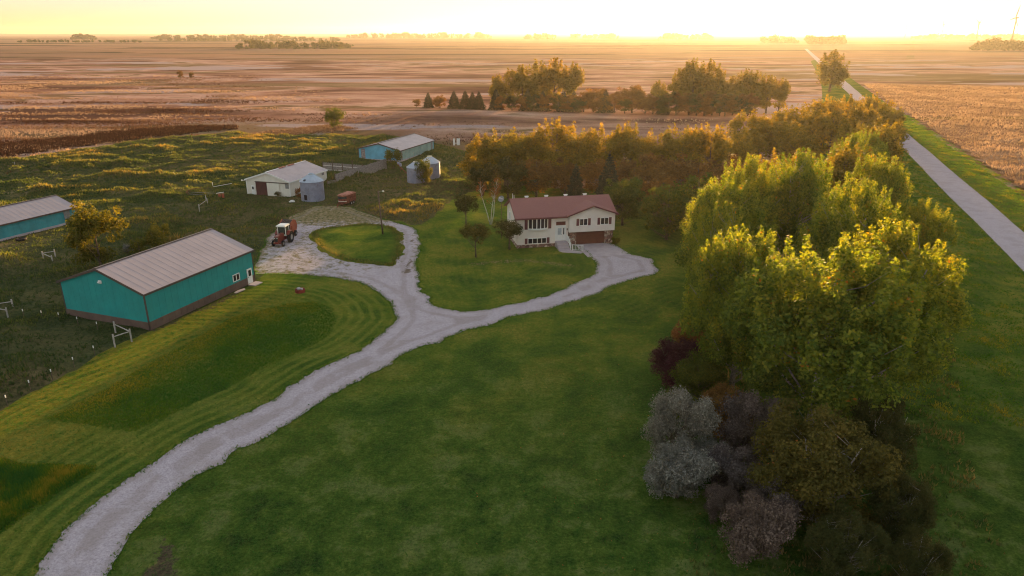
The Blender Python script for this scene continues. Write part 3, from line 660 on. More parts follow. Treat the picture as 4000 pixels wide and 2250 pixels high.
# prototypes (real sizes; scaled a little when placed)
for i in range(4):
    make_proto(f'hero{i}', 'round', 17, 7.6, M['cotton'], 100+i, n=230, cr=1.15, leaves=240, size=.27, hb=1.2, nl=34, elong=1.15, bark='palebark', core=.25, spikes=44, trunks=1+(i % 2))
for i in range(3):
    make_proto(f'wood{i}', 'round', 13, 5.6, M['cotton2'], 120+i, n=115, cr=1.1, leaves=90, size=.42, hb=.5, nl=30, elong=1.1, spikes=12, core=.3)
for i in range(3):
    make_proto(f'round{i}', 'round', 10, 4.4, M['green'], 140+i, n=100, cr=.9, leaves=90, size=.32, hb=.35, nl=26, core=.3)
for i in range(3):
    make_proto(f'poplar{i}', 'round', 21, 5.2, M['cotton2'], 160+i, n=120, cr=1.35, leaves=60, size=.62, hb=.5, nl=26, elong=1.35, spikes=16, core=.3)
for i in range(2):
    make_proto(f'spruce{i}', 'spruce', 10, 2.9, M['spruce'], 180+i, leaves=34, size=.22)
for i in range(2):
    make_proto(f'shrub{i}', 'round', 5, 2.6, M['silver'], 200+i, n=120, cr=.62, leaves=250, size=.125, hb=.1, nl=34, r0=.07, trunks=3, core=.25)
for i in range(2):
    make_proto(f'fruit{i}', 'round', 6, 2.5, M['brownleaf'], 210+i, n=70, cr=.5, leaves=80, size=.17, hb=1.9, nl=30, r0=.13, core=.3)
make_proto('elm', 'round', 8.5, 4.7, M['olive'], 221, n=230, cr=.75, leaves=210, size=.17, hb=.2, nl=40, r0=.14, trunks=3, core=.25, bark='palebark')
make_proto('farwood', 'round', 13, 6, M['dkgreen'], 230, n=50, cr=2.0, leaves=60, size=1.0, hb=.8, nl=6, core=.3)
make_proto('bush0', 'round', 3, 1.7, M['green'], 240, n=36, cr=.5, leaves=90, size=.16, hb=.1, nl=12, r0=.05, trunks=2, core=.2)

# --- the tall row along the road, right of the lawn
ROW = 'trees in the tall row beside the gravel road'
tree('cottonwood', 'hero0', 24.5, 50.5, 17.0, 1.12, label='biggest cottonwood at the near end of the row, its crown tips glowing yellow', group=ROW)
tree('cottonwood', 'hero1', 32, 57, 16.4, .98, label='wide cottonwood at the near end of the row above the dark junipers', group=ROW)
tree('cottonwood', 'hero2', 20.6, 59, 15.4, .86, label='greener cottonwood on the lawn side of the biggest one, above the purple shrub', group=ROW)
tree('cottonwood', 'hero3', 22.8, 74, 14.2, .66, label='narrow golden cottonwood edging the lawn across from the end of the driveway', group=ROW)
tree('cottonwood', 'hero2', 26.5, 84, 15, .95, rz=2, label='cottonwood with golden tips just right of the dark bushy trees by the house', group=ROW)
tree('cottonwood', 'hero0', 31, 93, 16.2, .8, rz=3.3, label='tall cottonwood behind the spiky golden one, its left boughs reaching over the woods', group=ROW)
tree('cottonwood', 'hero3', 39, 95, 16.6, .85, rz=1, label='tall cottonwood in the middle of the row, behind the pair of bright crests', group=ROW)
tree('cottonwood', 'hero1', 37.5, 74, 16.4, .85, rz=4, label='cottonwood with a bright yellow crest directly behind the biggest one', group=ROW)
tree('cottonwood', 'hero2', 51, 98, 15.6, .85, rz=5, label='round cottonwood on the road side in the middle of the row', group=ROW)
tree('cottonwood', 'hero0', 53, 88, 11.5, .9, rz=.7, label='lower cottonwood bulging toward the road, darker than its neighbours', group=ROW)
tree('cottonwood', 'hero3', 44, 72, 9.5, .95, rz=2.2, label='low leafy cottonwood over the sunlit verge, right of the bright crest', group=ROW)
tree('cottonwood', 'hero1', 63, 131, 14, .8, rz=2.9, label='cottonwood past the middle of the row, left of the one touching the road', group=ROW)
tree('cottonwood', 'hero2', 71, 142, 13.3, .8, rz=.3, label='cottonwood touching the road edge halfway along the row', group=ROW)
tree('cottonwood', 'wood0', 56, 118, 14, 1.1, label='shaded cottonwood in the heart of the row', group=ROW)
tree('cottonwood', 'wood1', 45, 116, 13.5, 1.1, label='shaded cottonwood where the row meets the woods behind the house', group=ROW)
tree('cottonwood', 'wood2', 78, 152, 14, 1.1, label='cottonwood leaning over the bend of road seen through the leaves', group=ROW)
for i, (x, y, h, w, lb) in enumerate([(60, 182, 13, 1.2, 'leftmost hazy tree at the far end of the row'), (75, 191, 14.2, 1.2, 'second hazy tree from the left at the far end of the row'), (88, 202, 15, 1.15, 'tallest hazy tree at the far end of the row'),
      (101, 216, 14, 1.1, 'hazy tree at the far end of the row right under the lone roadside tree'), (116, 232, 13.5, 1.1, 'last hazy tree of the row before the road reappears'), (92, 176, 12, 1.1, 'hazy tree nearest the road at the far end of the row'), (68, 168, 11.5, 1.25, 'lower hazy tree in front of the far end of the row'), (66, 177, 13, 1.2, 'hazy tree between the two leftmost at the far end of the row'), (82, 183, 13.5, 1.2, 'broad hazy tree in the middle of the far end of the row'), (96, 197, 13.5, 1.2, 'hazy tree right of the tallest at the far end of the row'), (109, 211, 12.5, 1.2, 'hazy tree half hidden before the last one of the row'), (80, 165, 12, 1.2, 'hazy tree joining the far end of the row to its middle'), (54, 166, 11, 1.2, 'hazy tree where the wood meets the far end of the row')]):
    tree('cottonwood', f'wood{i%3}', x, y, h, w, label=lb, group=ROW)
# --- woods behind the farmhouse
WD = 'trees of the wood behind the farmhouse'
wl_ = [(-6.5,151,9.5,1.0,'dark rounded tree at the far left end of the wood behind the house'), (-1.5,150,12.2,1.0,'sunlit crowned tree second from the left in the wood'), (4,153,12.4,.95,'tall tree third from the left in the wood'), (9.5,151,12.0,.95,'tall tree above the left end of the house roof'),
  (14.5,154,12.3,.95,'tall tree above the left part of the ridge of the roof'), (20,152,12.6,.95,'tallest tree of the wood, above the middle of the roof'), (25.5,153,11.5,.95,'tree above the right part of the roof, slightly lower'), (31,154,11.8,.95,'tree in the wood above the right end of the roof'),
  (36.5,152,11.6,.95,'tree of the wood two crowns left of the tall row'), (42,151,12.4,1.0,'high crested tree of the wood just left of the tall row'), (48,154,12,1.0,'tree in the corner where the wood joins the tall row')]
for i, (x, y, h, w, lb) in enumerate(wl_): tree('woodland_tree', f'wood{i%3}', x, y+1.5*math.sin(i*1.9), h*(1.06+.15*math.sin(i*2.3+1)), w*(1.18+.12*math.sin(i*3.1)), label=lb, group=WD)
fill = [(px, pt) for px, pt in ((1960,372),(2000,365),(2045,368),(2085,362),(2135,358),(2180,360),(2215,365),(2260,372),(2340,385),(2440,380),(2550,365),(2610,350),(2640,355),(2720,352),(2750,350),(2810,360),(2830,355),(2885,362),(2920,360))]
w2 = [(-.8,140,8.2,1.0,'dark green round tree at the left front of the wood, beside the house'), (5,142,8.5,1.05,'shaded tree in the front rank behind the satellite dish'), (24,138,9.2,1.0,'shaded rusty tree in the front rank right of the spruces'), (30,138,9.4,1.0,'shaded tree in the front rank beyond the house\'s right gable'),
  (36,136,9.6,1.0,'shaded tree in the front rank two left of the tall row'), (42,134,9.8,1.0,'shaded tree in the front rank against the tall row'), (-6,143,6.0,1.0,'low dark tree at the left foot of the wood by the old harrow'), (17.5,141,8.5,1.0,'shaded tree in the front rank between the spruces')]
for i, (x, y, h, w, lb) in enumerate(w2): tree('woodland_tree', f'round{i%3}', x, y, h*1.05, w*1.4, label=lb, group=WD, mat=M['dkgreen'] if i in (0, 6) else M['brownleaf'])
tree('spruce_tree', 'spruce0', 11.8, 129, 9.4, label='smaller dark spruce behind the house ridge, left of the taller one', group='spruces behind the house')
tree('spruce_tree', 'spruce1', 18, 129.5, 11.2, label='taller dark spruce behind the house ridge', group='spruces behind the house')
tree('bushy_tree', 'round0', 19.2, 119, 8.8, 1.2, label='olive bushy tree close to the right gable of the house', mat=M['green'])
tree('bushy_tree', 'round1', 25, 110, 10.2, 1.15, label='tall dark bushy tree right of the house on the lawn edge', mat=M['green'])
tree('bushy_tree', 'round2', 31, 116, 10.6, 1.2, label='dark bushy tree between the house lawn and the golden tall row', mat=M['green'])
tree('bushy_tree', 'round1', 29.5, 102, 7.8, 1.0, label='lower dark bushy tree in front at the foot of the tall row', mat=M['dkgreen'])
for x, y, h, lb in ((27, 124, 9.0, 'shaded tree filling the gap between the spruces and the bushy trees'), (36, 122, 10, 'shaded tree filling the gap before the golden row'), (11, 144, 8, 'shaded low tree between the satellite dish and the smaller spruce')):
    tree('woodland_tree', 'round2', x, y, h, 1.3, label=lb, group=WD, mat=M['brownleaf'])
# --- trees in the house yard
p = G(1820, 883); tree('yard_tree', 'fruit0', p[0], p[1], 6.3, 1.05, label='small spreading tree with a bare stem at the left edge of the yard', mat=M['dkgreen'])
p = G(1859, 1006); tree('yard_tree', 'fruit1', p[0], p[1], 6.0, 1.0, label='greyish round-headed fruit tree standing alone on the front lawn', mat=M['olive'])
p = G(1990, 975); tree('yard_tree', 'fruit0', p[0], p[1], 5.4, 1.55, rz=2, label='low wide dark tree screening the left corner of the house', mat=M['dkgreen'])
# birch: three white stems
p = G(1917, 878)
t = thing('birch_tree', 'white birch with three bare stems and a thin rusty crown left of the house', 'tree', (p[0], p[1], 0))
b = MB()
for pts in ([(-.1,0,0),(-.6,.1,2.0),(-1.1,.2,3.6),(-1.6,.2,5.4),(-1.8,.2,6.4)], [(0,.1,0),(.1,.1,1.6),(.25,.1,3.1),(.6,.2,5.2)], [(.12,0,0),(.55,0,2.0),(.62,.05,3.6),(.85,.1,5.4),(1.0,.1,7.0)]):
    b.tube(pts, [.10, .085, .07, .045, .02][:len(pts)], 6)
rg = np.random.RandomState(4); C = []
for base, top in (((-1.3,.2,4.2), (-1.8,.2,6.6)), ((.6,.1,4.2), (1.1,.1,7.3)), ((.3,.1,3.4), (.7,.2,5.6))):
    for j in range(14):
        s_ = rg.uniform(0, 1); a = Vector(base).lerp(Vector(top), s_); e_ = a+Vector((rg.uniform(-.8, .8), rg.uniform(-.8, .8), rg.uniform(.4, 1.2)))
        b.tube([a, a.lerp(e_, .5)+Vector((0, 0, .1)), e_], [.03, .02, .008], 4, cap=False); C.append(tuple(e_))
b.build('trunk', M['birch'], t, smooth=True)
C = np.array(C); V, F, T = crown_np(rg, C, np.full(len(C), .5), np.full(len(C), 55), .12); np_mesh('crown', V, F, M['rustleaf'], tint=T, parent=t)
# --- shrubs in the lower right
tree('russian_olive', 'shrub0', 11.9, 42.6, 4.8, 1.12, label='larger silver-grey shrub at the lawn edge, in front of its taller twin', cat='shrub', mat=M['silver'])
tree('russian_olive', 'shrub1', 12.9, 47, 6.5, .88, label='taller silver-grey shrub directly behind the front silver one', cat='shrub', mat=M['silver'])
tree('lilac_shrub', 'shrub1', 16.0, 42.6, 4.2, 1.15, rz=1, label='dusky mauve shrub wedged between the silver shrub and the brown elm', cat='shrub', mat=M['mauve'])
tree('lilac_shrub', 'shrub0', 15.4, 36.6, 4.6, 1.15, rz=2.5, label='pinkish grey shrub at the bottom edge of the picture', cat='shrub', mat=M['mauve'])
tree('lilac_shrub', 'shrub1', 18.4, 47, 6.2, .9, rz=4.5, label='small silvery mauve shrub behind the brown elm, under the big cottonwood', cat='shrub', mat=M['mauve'])
tree('lilac_shrub', 'shrub0', 14.4, 40.2, 2.8, 1.0, rz=5, label='low mauve shrub between the front silver shrub and the pinkish grey one', cat='shrub', mat=M['mauve'])
tree('lilac_shrub', 'shrub1', 17.3, 38.6, 4.4, .9, rz=3.3, label='dusky mauve shrub tucked under the left side of the brown elm', cat='shrub', mat=M['mauve'])
tree('russian_olive', 'shrub0', 14.6, 45, 3.6, 1.0, rz=2, label='low silver-grey shrub filling the gap right of the silver twins', cat='shrub', mat=M['silver'])
tree('sumac_shrub', 'shrub1', 17.4, 50, 5.2, .9, rz=.4, label='rusty leaved shrub under the left side of the biggest cottonwood', cat='shrub', mat=M['brownleaf'])
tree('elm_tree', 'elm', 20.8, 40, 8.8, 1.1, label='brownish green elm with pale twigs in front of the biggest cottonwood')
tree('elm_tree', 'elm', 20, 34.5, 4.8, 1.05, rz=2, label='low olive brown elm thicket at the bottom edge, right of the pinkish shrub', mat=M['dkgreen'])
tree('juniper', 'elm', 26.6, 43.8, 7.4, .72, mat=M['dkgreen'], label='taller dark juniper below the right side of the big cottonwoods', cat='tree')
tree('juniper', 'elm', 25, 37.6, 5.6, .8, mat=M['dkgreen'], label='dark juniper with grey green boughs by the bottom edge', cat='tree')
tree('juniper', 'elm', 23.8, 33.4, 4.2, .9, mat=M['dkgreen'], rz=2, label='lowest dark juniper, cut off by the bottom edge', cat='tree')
p = G(2625, 1490); tree('plum_shrub', 'shrub0', p[0], p[1], 4.6, 1.35, rz=3, label='dark purple plum shrub bulging onto the lawn from the row', cat='shrub', mat=M['purple'])
p = G(2700, 1440); tree('plum_shrub', 'shrub1', p[0], p[1], 5.6, .8, rz=1.3, label='narrower purple shrub with rusty top behind the dark purple one', cat='shrub', mat=M['rustleaf'])
p = G(2730, 1560); tree('green_shrub', 'shrub0', p[0], p[1], 4.8, 1.15, rz=1.2, label='olive green shrub between the purple and the silver shrubs', cat='shrub', mat=M['green'])
p = G(2660, 1640); tree('green_shrub', 'bush0', p[0], p[1], 2.6, 1.0, rz=2.2, label='small yellowish green bush beside the taller silver shrub', cat='shrub', mat=M['green'])
# --- trees and bushes left of the drive
p = G(398, 1062); tree('ash_tree', 'round0', p[0], p[1], 10.4, .98, label='big golden tree growing behind the teal barn', mat=M['gold'])
p = G(628, 990); tree('sapling', 'bush0', p[0], p[1], 4.7, .9, label='upright golden sapling behind the barn roof', cat='tree', mat=M['gold'])
p = G(552, 1000); tree('sapling', 'bush0', p[0], p[1], 3.1, .9, rz=2, label='low green bush between the golden tree and the sapling', cat='bush', mat=M['green'])
p = G(508, 990); tree('sage_bush', 'bush0', p[0], p[1], 1.7, 1.3, rz=1, label='pale grey bush just behind the barn ridge', cat='bush', mat=M['silver'])
p = G(1310, 508); tree('lone_tree', 'round1', p[0], p[1], 8.8, 1.1, label='lone flat-topped green tree in the rusty marsh grass', mat=M['green'])
p = G(1536, 660); tree('mulberry_bush', 'bush0', p[0], p[1], 5.4, 1.0, label='dark bush at the end of the board fence by the blue shed', cat='bush', mat=M['green'])
p = G(1650, 718); tree('bin_tree', 'bush0', p[0], p[1], 6.0, .62, rz=1, label='slim green tree growing between the two grain bins', cat='tree', mat=M['green'])
p = G(1674, 720); tree('bin_tree', 'bush0', p[0], p[1], 4.0, .6, rz=3, label='bright golden bush at the foot of the twin grain bins', cat='bush', mat=M['gold'])
p = G(1062, 768); tree('dry_bush', 'bush0', p[0]+1.5, p[1], 1.3, 1.6, rz=3, label='low grey green bush at the foot of the white barn door', cat='bush', mat=M['dkgreen'])
p = G(1167, 775); tree('dry_bush', 'bush0', p[0], p[1], 2.4, .55, rz=2, label='rusty weed bush between the white barn and the nearest grain bin', cat='bush', mat=M['rustleaf'])
for (px, py, h, lb) in ((706, 306, 6.5, 'larger of two lone bushes out on the marsh flat'), (750, 306, 5.2, 'smaller of two lone bushes out on the marsh flat')):
    p = G(px, py); tree('marsh_bush', 'round2', p[0], p[1], h, 1.1, label=lb, cat='bush', mat=M['brownleaf'])
p = G(2404, 955); tree('hydrangea', 'bush0', p[0], p[1], 1.3, 1.2, label='pale flowering bush at the right corner of the garage', cat='bush', mat=M['gold'])
p = G(2170, 950); tree('foundation_shrub', 'bush0', p[0]-1.2, p[1]+.4, 1.2, .9, label='reddish shrub left of the front steps', cat='bush', mat=M['purple'])
# --- far shelterbelt
BELT = 'trees of the far shelterbelt across the field'
def toph(px, pytop, base):      # height of a tree whose foot and top show at these rows
    x, y = base; w = (CY-pytop)/FPX
    return CAM_H-y*(ST-w*CT)/(CT+w*ST)
belt = [(1628,385,'round','leftmost low grey shrub of the shelterbelt'), (1674,358,'spruce','first small dark spruce from the left end of the shelterbelt'), (1719,366,'round','light green tree between the first two spruces of the shelterbelt'), (1774,351,'spruce','broad dark spruce, second from the left in the shelterbelt'),
  (1818,350,'spruce','third spruce from the left in the shelterbelt'), (1846,356,'spruce','fourth spruce from the left in the shelterbelt'), (1872,353,'spruce','fifth spruce from the left, left of the poplars'), (1938,345,'spruce','tall spruce in front of the left poplars'), (1945,292,'poplar','lowest poplar at the left end of the left poplar clump'),
  (1988,270,'poplar','second poplar of the left poplar clump'), (2040,256,'poplar','third poplar of the left poplar clump'), (2060,345,'spruce','spruce in front of the middle of the left poplars'), (2098,236,'poplar','tall poplar left of the highest point of the left clump'), (2165,230,'poplar','highest poplar of the left clump'), (2228,246,'poplar','last tall poplar on the right of the left clump'),
  (2120,350,'spruce','spruce at the feet of the highest left poplars'), (2200,350,'spruce','spruce under the right side of the left poplar clump'), (2280,352,'round','low tree just right of the left poplar clump'), (2318,338,'round','pale tree in the low gap of the shelterbelt'), (2363,346,'spruce','spruce standing in the low gap of the shelterbelt'), (2400,350,'round','second pale tree in the low gap of the shelterbelt'),
  (2468,326,'round','round-headed green tree right of the gap spruce'), (2520,350,'round','low tree beside the round-headed one'), (2570,316,'poplar','short poplar at the left of the right poplar clump'), (2590,370,'spruce','spruce at the foot of the right poplar clump'), (2650,270,'poplar','left shoulder poplar of the right clump'), (2700,232,'poplar','highest poplar of the right clump'),
  (2758,236,'poplar','second highest poplar of the right clump'), (2800,275,'poplar','right shoulder poplar of the right clump'), (2690,360,'round','glowing low tree under the right poplar clump'), (2780,350,'round','glowing low tree under the right shoulder poplar'), (2850,300,'poplar','poplar just past the right clump'), (2895,272,'poplar','tall poplar in the hazy clump toward the sun'),
  (2945,280,'poplar','second poplar in the hazy clump toward the sun'), (2990,296,'poplar','right poplar in the hazy clump toward the sun'), (3038,308,'poplar','small last poplar of the shelterbelt toward the road'), (2860,370,'round','low orange tree where the belt dips behind the tall row'), (2240,352,'spruce','spruce just inside the right edge of the left poplars')]
for i, (px, pt, kd, lb) in enumerate(belt):
    by = np.interp(px, [1600, 1800, 2000, 2400, 2750, 3050], [418, 424, 430, 440, 450, 452]); p = G(px, by)
    if kd == 'poplar': p = (p[0]*1.03, p[1]*1.03)
    h = toph(px, pt, p)
    key = {'round': f'round{i%3}', 'spruce': f'spruce{i%2}', 'poplar': f'poplar{i%3}'}[kd]
    tree({'round': 'broadleaf_tree', 'spruce': 'spruce_tree', 'poplar': 'poplar_tree'}[kd], key, p[0], p[1], h, {'round': 1.5, 'spruce': 1.45, 'poplar': 1.3}[kd], label=lb, group=BELT, mat=M['brownleaf'] if kd == 'round' else None)
for i, (px, pt) in enumerate(fill):
    by = np.interp(px, [1600, 1800, 2000, 2400, 2750, 3050], [418, 424, 430, 440, 450, 452]); p = G(px, by+2)
    tree('underwood_tree', f'round{i%3}', p[0], p[1], toph(px, pt, p), 1.5, label='low dark tree filling the foot of the far shelterbelt', group='low trees at the foot of the shelterbelt', mat=M['dkgreen'] if i % 2 else M['brownleaf'])
p = G(3240, 358); tree('lone_cottonwood', 'poplar0', p[0], p[1], toph(3240, 198, p), 1.75, label='big lone broad tree standing beside the distant road')
p = G(3030, 352); tree('broadleaf_tree', 'round0', p[0], p[1], 7, 1.3, label='low hazy tree left of the big lone roadside tree', group=BELT, mat=M['brownleaf'])

# --- far groves and tree lines on the plain, each reading as one mass
def treeline(name, label, px0, px1, pyb, pyt, n, dist, size=2.2, seed=0, depth=60):
    rng = np.random.RandomState(seed); C = []; Rr = []
    for i in range(n):
        px = rng.uniform(px0, px1); y = dist+rng.uniform(-depth, depth); x = (px-CX)/FPX*(y*CT)*1.0
        top = CAM_H-y*(ST-((CY-pyt)/FPX)*CT)/(CT+((CY-pyt)/FPX)*ST)
        edge = min(1, min(px-px0, px1-px)/(.06*(px1-px0)+1)*.5+.5)
        ht = max(4, top)*rng.uniform(.72, 1.04)*edge*(.85+.15*math.sin(px*.045+seed)); w = ht*.38
        for k in range(9):
            C.append((x+rng.normal(0, w*.6), y+rng.normal(0, w*.6), rng.uniform(.12, .86)*ht)); Rr.append(ht*.20*rng.uniform(.7, 1.3))
    C = np.array(C); Rr = np.array(Rr)
    V, F, T = crown_np(rng, C, Rr, np.full(len(C), 26), size)
    V[:, 2] = np.maximum(V[:, 2], 0)
    tag(np_mesh(name, V, F, M['dkgreen'], tint=T*.8), label, 'wood', kind='stuff')
treeline('distant_grove', 'dark grove of trees alone on the plain left of centre', 912, 1368, 190, 152, 60, 1621, 3.2, 1)
treeline('distant_grove', 'dark grove on the plain at the right edge', 3795, 4150, 186, 142, 55, 1500, 3.2, 2)
treeline('distant_treeline', 'long thin tree line on the plain at the far left', 50, 560, 165, 154, 70, 2800, 4, 3, 120)
treeline('distant_treeline', 'tree line on the horizon at the upper left', 590, 1150, 145, 131, 80, 4200, 6, 4, 150)
treeline('distant_treeline', 'hazy tree line in front of the horizon behind the dark grove', 600, 1330, 158, 141, 90, 3300, 5, 5, 150)
treeline('distant_treeline', 'low tree line on the horizon left of centre', 1330, 1930, 135, 124, 80, 5000, 6, 6, 150)
treeline('distant_treeline', 'short tree line on the horizon at the centre', 2050, 2180, 138, 126, 22, 4200, 6, 7, 90)
treeline('distant_treeline', 'small tree line just right of the centre of the horizon', 2230, 2420, 135, 126, 30, 4600, 6, 8, 90)
treeline('distant_treeline', 'tree line on the horizon left of the setting sun', 2580, 2780, 140, 124, 34, 4000, 6, 9, 90)
treeline('distant_grove', 'hazy grove directly under the glow of the sun', 2975, 3120, 152, 135, 30, 2600, 4.5, 10, 80)
treeline('distant_grove', 'hazy grove just right of the glow of the sun', 3148, 3308, 156, 130, 36, 2300, 4.2, 11, 80)
treeline('distant_treeline', 'pale tree line on the horizon at the upper right', 3560, 4150, 142, 127, 90, 4200, 6, 12, 150)
treeline('distant_grove', 'small clump of trees on the horizon at the upper left corner', 275, 385, 142, 130, 20, 4000, 6, 13, 90)

# ------------------------------------------------------------------ farm buildings
def shed(name, label, x0, y0, ang, L, W, he, zr, walls, roofm, trimm, ov=.25, ribs=.9, wain=None, zw0=0.0, cat='barn'):
    """origin = near right corner; local x runs back along the long side, local y to the left along the gable"""
    t = thing(name, label, cat, (x0, y0, 0), ang)
    w = MB(); z0 = zw0
    prof = [(0, z0), (W, z0), (W, he), (W/2, zr), (0, he)]
    w.prism(prof, 'x', 0, L, 0)
    k = int(L/ribs)
    for i in range(1, k):
        x = L*i/k
        for y0_, y1_ in ((-.02, 0), (W, W+.02)): w.box(x-.03, x+.03, y0_, y1_, z0, he-.02)
    k = int(W/ribs)
    for i in range(1, k):
        y = W*i/k; zt = he+(zr-he)*(1-abs(y-W/2)/(W/2))-.06
        for x0_, x1_ in ((-.02, 0), (L, L+.02)): w.box(x0_, x1_, y-.03, y+.03, z0, zt)
    w.build('wall', walls, t)
    th = .10; sl = (zr-he)/(W/2)
    r = MB(); e = ov
    for sgn in (0, 1):
        def Q(y, z): return (y if sgn == 0 else W-y, z)
        a = Q(-e, he-sl*e+.02); b = Q(W/2, zr+.02); c = Q(W/2, zr+th+.02); d = Q(-e, he-sl*e+th+.02)
        poly = [a, b, c, d]
        r.prism(poly if sgn == 0 else poly[::-1], 'x', -e, L+e)
        k = int(L/ribs*1.0)
        for i in range(k+1):
            x = -e+.05+(L+2*e-.1)*i/k
            poly = [Q(-e, he-sl*e+th+.02), Q(W/2-.12, zr-sl*.12+th+.02), Q(W/2-.12, zr-sl*.12+th+.03), Q(-e, he-sl*e+th+.03)]
            r.prism(poly if sgn == 0 else poly[::-1], 'x', x-.018, x+.018)
    r.build('roof', roofm, t)
    g = MB()
    for x in (-e-.03, L+e):
        for sgn in (0, 1):
            def Q(y, z): return (y if sgn == 0 else W-y, z)
            poly = [Q(-e-.02, he-sl*e-.14), Q(W/2, zr-.14), Q(W/2, zr+.16), Q(-e-.02, he-sl*e+.16)]
            g.prism(poly if sgn == 0 else poly[::-1], 'x', x, x+.03)
    for y in (-e-.04, W+e): g.box(-e, L+e, y, y+.04, he-sl*e-.12, he-sl*e+.13)
    g.box(-e, L+e, W/2-.16, W/2+.16, zr+th+.03, zr+th+.10)
    for (x, y) in ((-.05, -.05), (-.05, W-.09), (L-.09, -.05), (L-.09, W-.09)): g.box(x, x+.14, y, y+.14, z0, he-.05)
    g.build('trim', trimm, t)
    if wain:
        q = MB(); q.box(-.05, L+.05, -.05, W+.05, 0, wain[0])
        k = int(L/ribs)
        for i in range(1, k): q.box(L*i/k-.03, L*i/k+.03, -.085, -.05, 0, wain[0])
        q.build('wainscot', wain[1], t)
    return t
def window(parent, M_, w, h, frame, pane, panes=1, name='window', shut=None, depth=.08):
    """window in the plane y=0 of matrix M_, facing -y, centred at x=0, bottom z=0"""
    f = MB(); bw = .09
    f.box(-w/2, w/2, -depth, 0, 0, bw, M=M_); f.box(-w/2, w/2, -depth, 0, h-bw, h, M=M_)
    for i in range(panes+1):
        x = -w/2+(w-bw)*i/panes; f.box(x, x+bw, -depth, 0, bw, h-bw, M=M_)
    o = f.build(name, frame, parent)
    g = MB()
    for i in range(panes):
        x = -w/2+(w-bw)*i/panes+bw; g.box(x, x+(w-bw)/panes-bw, -depth*.4, -.005, bw, h-bw, M=M_)
    g.build('pane', pane, o)
    if shut:
        for sx in (-1, 1):
            if shut is True or shut == sx:
                s = MB(); c = sx*(w/2+.26); s.box(c-.21, c+.21, -.05, 0, .02, h-.02, M=M_)
                for k in range(9): s.box(c-.15, c+.15, -.07, -.05, .1+k*(h-.2)/9, .1+(k+.55)*(h-.2)/9, M=M_)
                s.build('shutter', M['shutter'], parent)
    return o
T_ = Matrix.Translation
def face(x, y, z, rz=0): return T_((x, y, z)) @ Matrix.Rotation(rz, 4, 'Z')

# near teal barn: local frame: x back along long side (facing right), y left along gable
t = shed('teal_barn', 'large teal metal barn with a tan roof and brown base beside the lawn', -40.72, 72.9, 1.222, 17.8, 12.6, 4.42, 6.6, M['teal'], M['roof'], M['trim'], wain=(1.0, M['brown']))
dz = MB(); dz.box(16.35, 17.25, -.13, -.04, .12, 2.15); d = dz.build('door', M['white'], t)
dz = MB(); dz.box(16.55, 17.05, -.15, -.131, 1.15, 1.95); dz.build('pane', M['dark'], d)
dz = MB(); dz.tube([(16.45, -.14, 1.05), (16.45, -.22, 1.05)], .04, 8); dz.build('handle', M['blackmetal'], d)
window(t, face(14.3, -.04, 1.25), 1.25, .95, M['white'], M['dark'], 2)
dz = MB(); dz.box(-.16, -.04, 5.9, 6.3, 4.95, 5.3); dz.box(-.34, -.16, 5.95, 6.25, 5.05, 5.2); dz.build('lamp', M['white'], t)
o = MB(); o.box(0, 1.5, 0, 1.1, 0, .12); b_ = o.build('door_slab', M['concrete'], loc=(0, 0, .045)); tag(b_, 'pale concrete stoop slab lying under the teal barn door', 'slab')
mw = Matrix.Translation((-40.72, 72.9, 0)) @ Matrix.Rotation(1.222, 4, 'Z')
b_.matrix_world = mw @ T_((16.1, -1.35, .045))
o = MB(); o.add([(0,0,0),(1.6,-.15,0),(1.9,.25,0),(.9,.5,0),(.1,.35,0),(0,0,.08),(1.6,-.15,.08),(1.9,.25,.08),(.9,.5,.08),(.1,.35,.08)], [(4,3,2,1,0),(5,6,7,8,9)]+[(i, (i+1) % 5, 5+(i+1) % 5, 5+i) for i in range(5)])
b_ = tag(o.build('broken_slab', M['concrete']), 'broken concrete piece against the brown base of the barn, left of its door', 'slab'); b_.matrix_world = mw @ T_((13.0, -.85, .045))

# white barn
WB = (-45.17, 141.5, 1.27, 13.95, 10.33)
t = shed('white_barn', 'cream machine shed with a half open dark red sliding door', WB[0], WB[1], WB[2], WB[3], WB[4], 3.12, 4.75, M['cream'], M['roof2'], M['white'])
d = MB(); d.box(-.16, -.06, 5.3, 8.0, .05, 2.75); d.build('sliding_door', M['maroon'], t)
d = MB(); d.box(-.20, -.06, 2.4, 5.3, .05, 2.7); d.build('sliding_door', M['cream'], t)['label'] = 'cream sliding door panel'
d = MB(); d.box(-.24, -.05, .15, 8.1, 2.76, 2.9); d.build('door_track', M['trim'], t)
d = MB(); d.box(-.12, -.04, 8.3, 9.15, .05, 1.95); d.build('door', M['white'], t)
window(t, face(-.11, 8.75, 1.05, -math.pi/2), .6, .75, M['white'], M['dark'])
d = MB(); d.box(-.08, -.04, .2, 1.0, 1.75, 2.7); d.build('board_patch', M['grey'], t)
d = MB(); d.box(3.9, 4.7, -.09, -.04, 1.9, 2.95); d.build('board_patch', M['wood'], t)
d = MB(); d.box(12.1, 12.9, -.09, -.04, 2.3, 2.95); d.build('board_patch', M['wood'], t)
for x in (4.2, 7.3): d = MB(); d.box(x, x+2.3, 4.95, 5.4, 4.88, 5.02); d.build('ridge_vent', M['rustroof'], t)
d = MB(); d.tube([(-.1, 10.35, 2.8), (-.5, 10.9, 2.95)], .03, 5); d.lathe([(.02, .2), (.16, .05), (.18, -.06), (.0, -.1)], 10, M=T_((-.5, 10.95, 2.95))); d.build('lamp', M['white'], t)
d = MB(); d.box(-1.6, .2, 10.4, 11.8, 0, 1.2); 
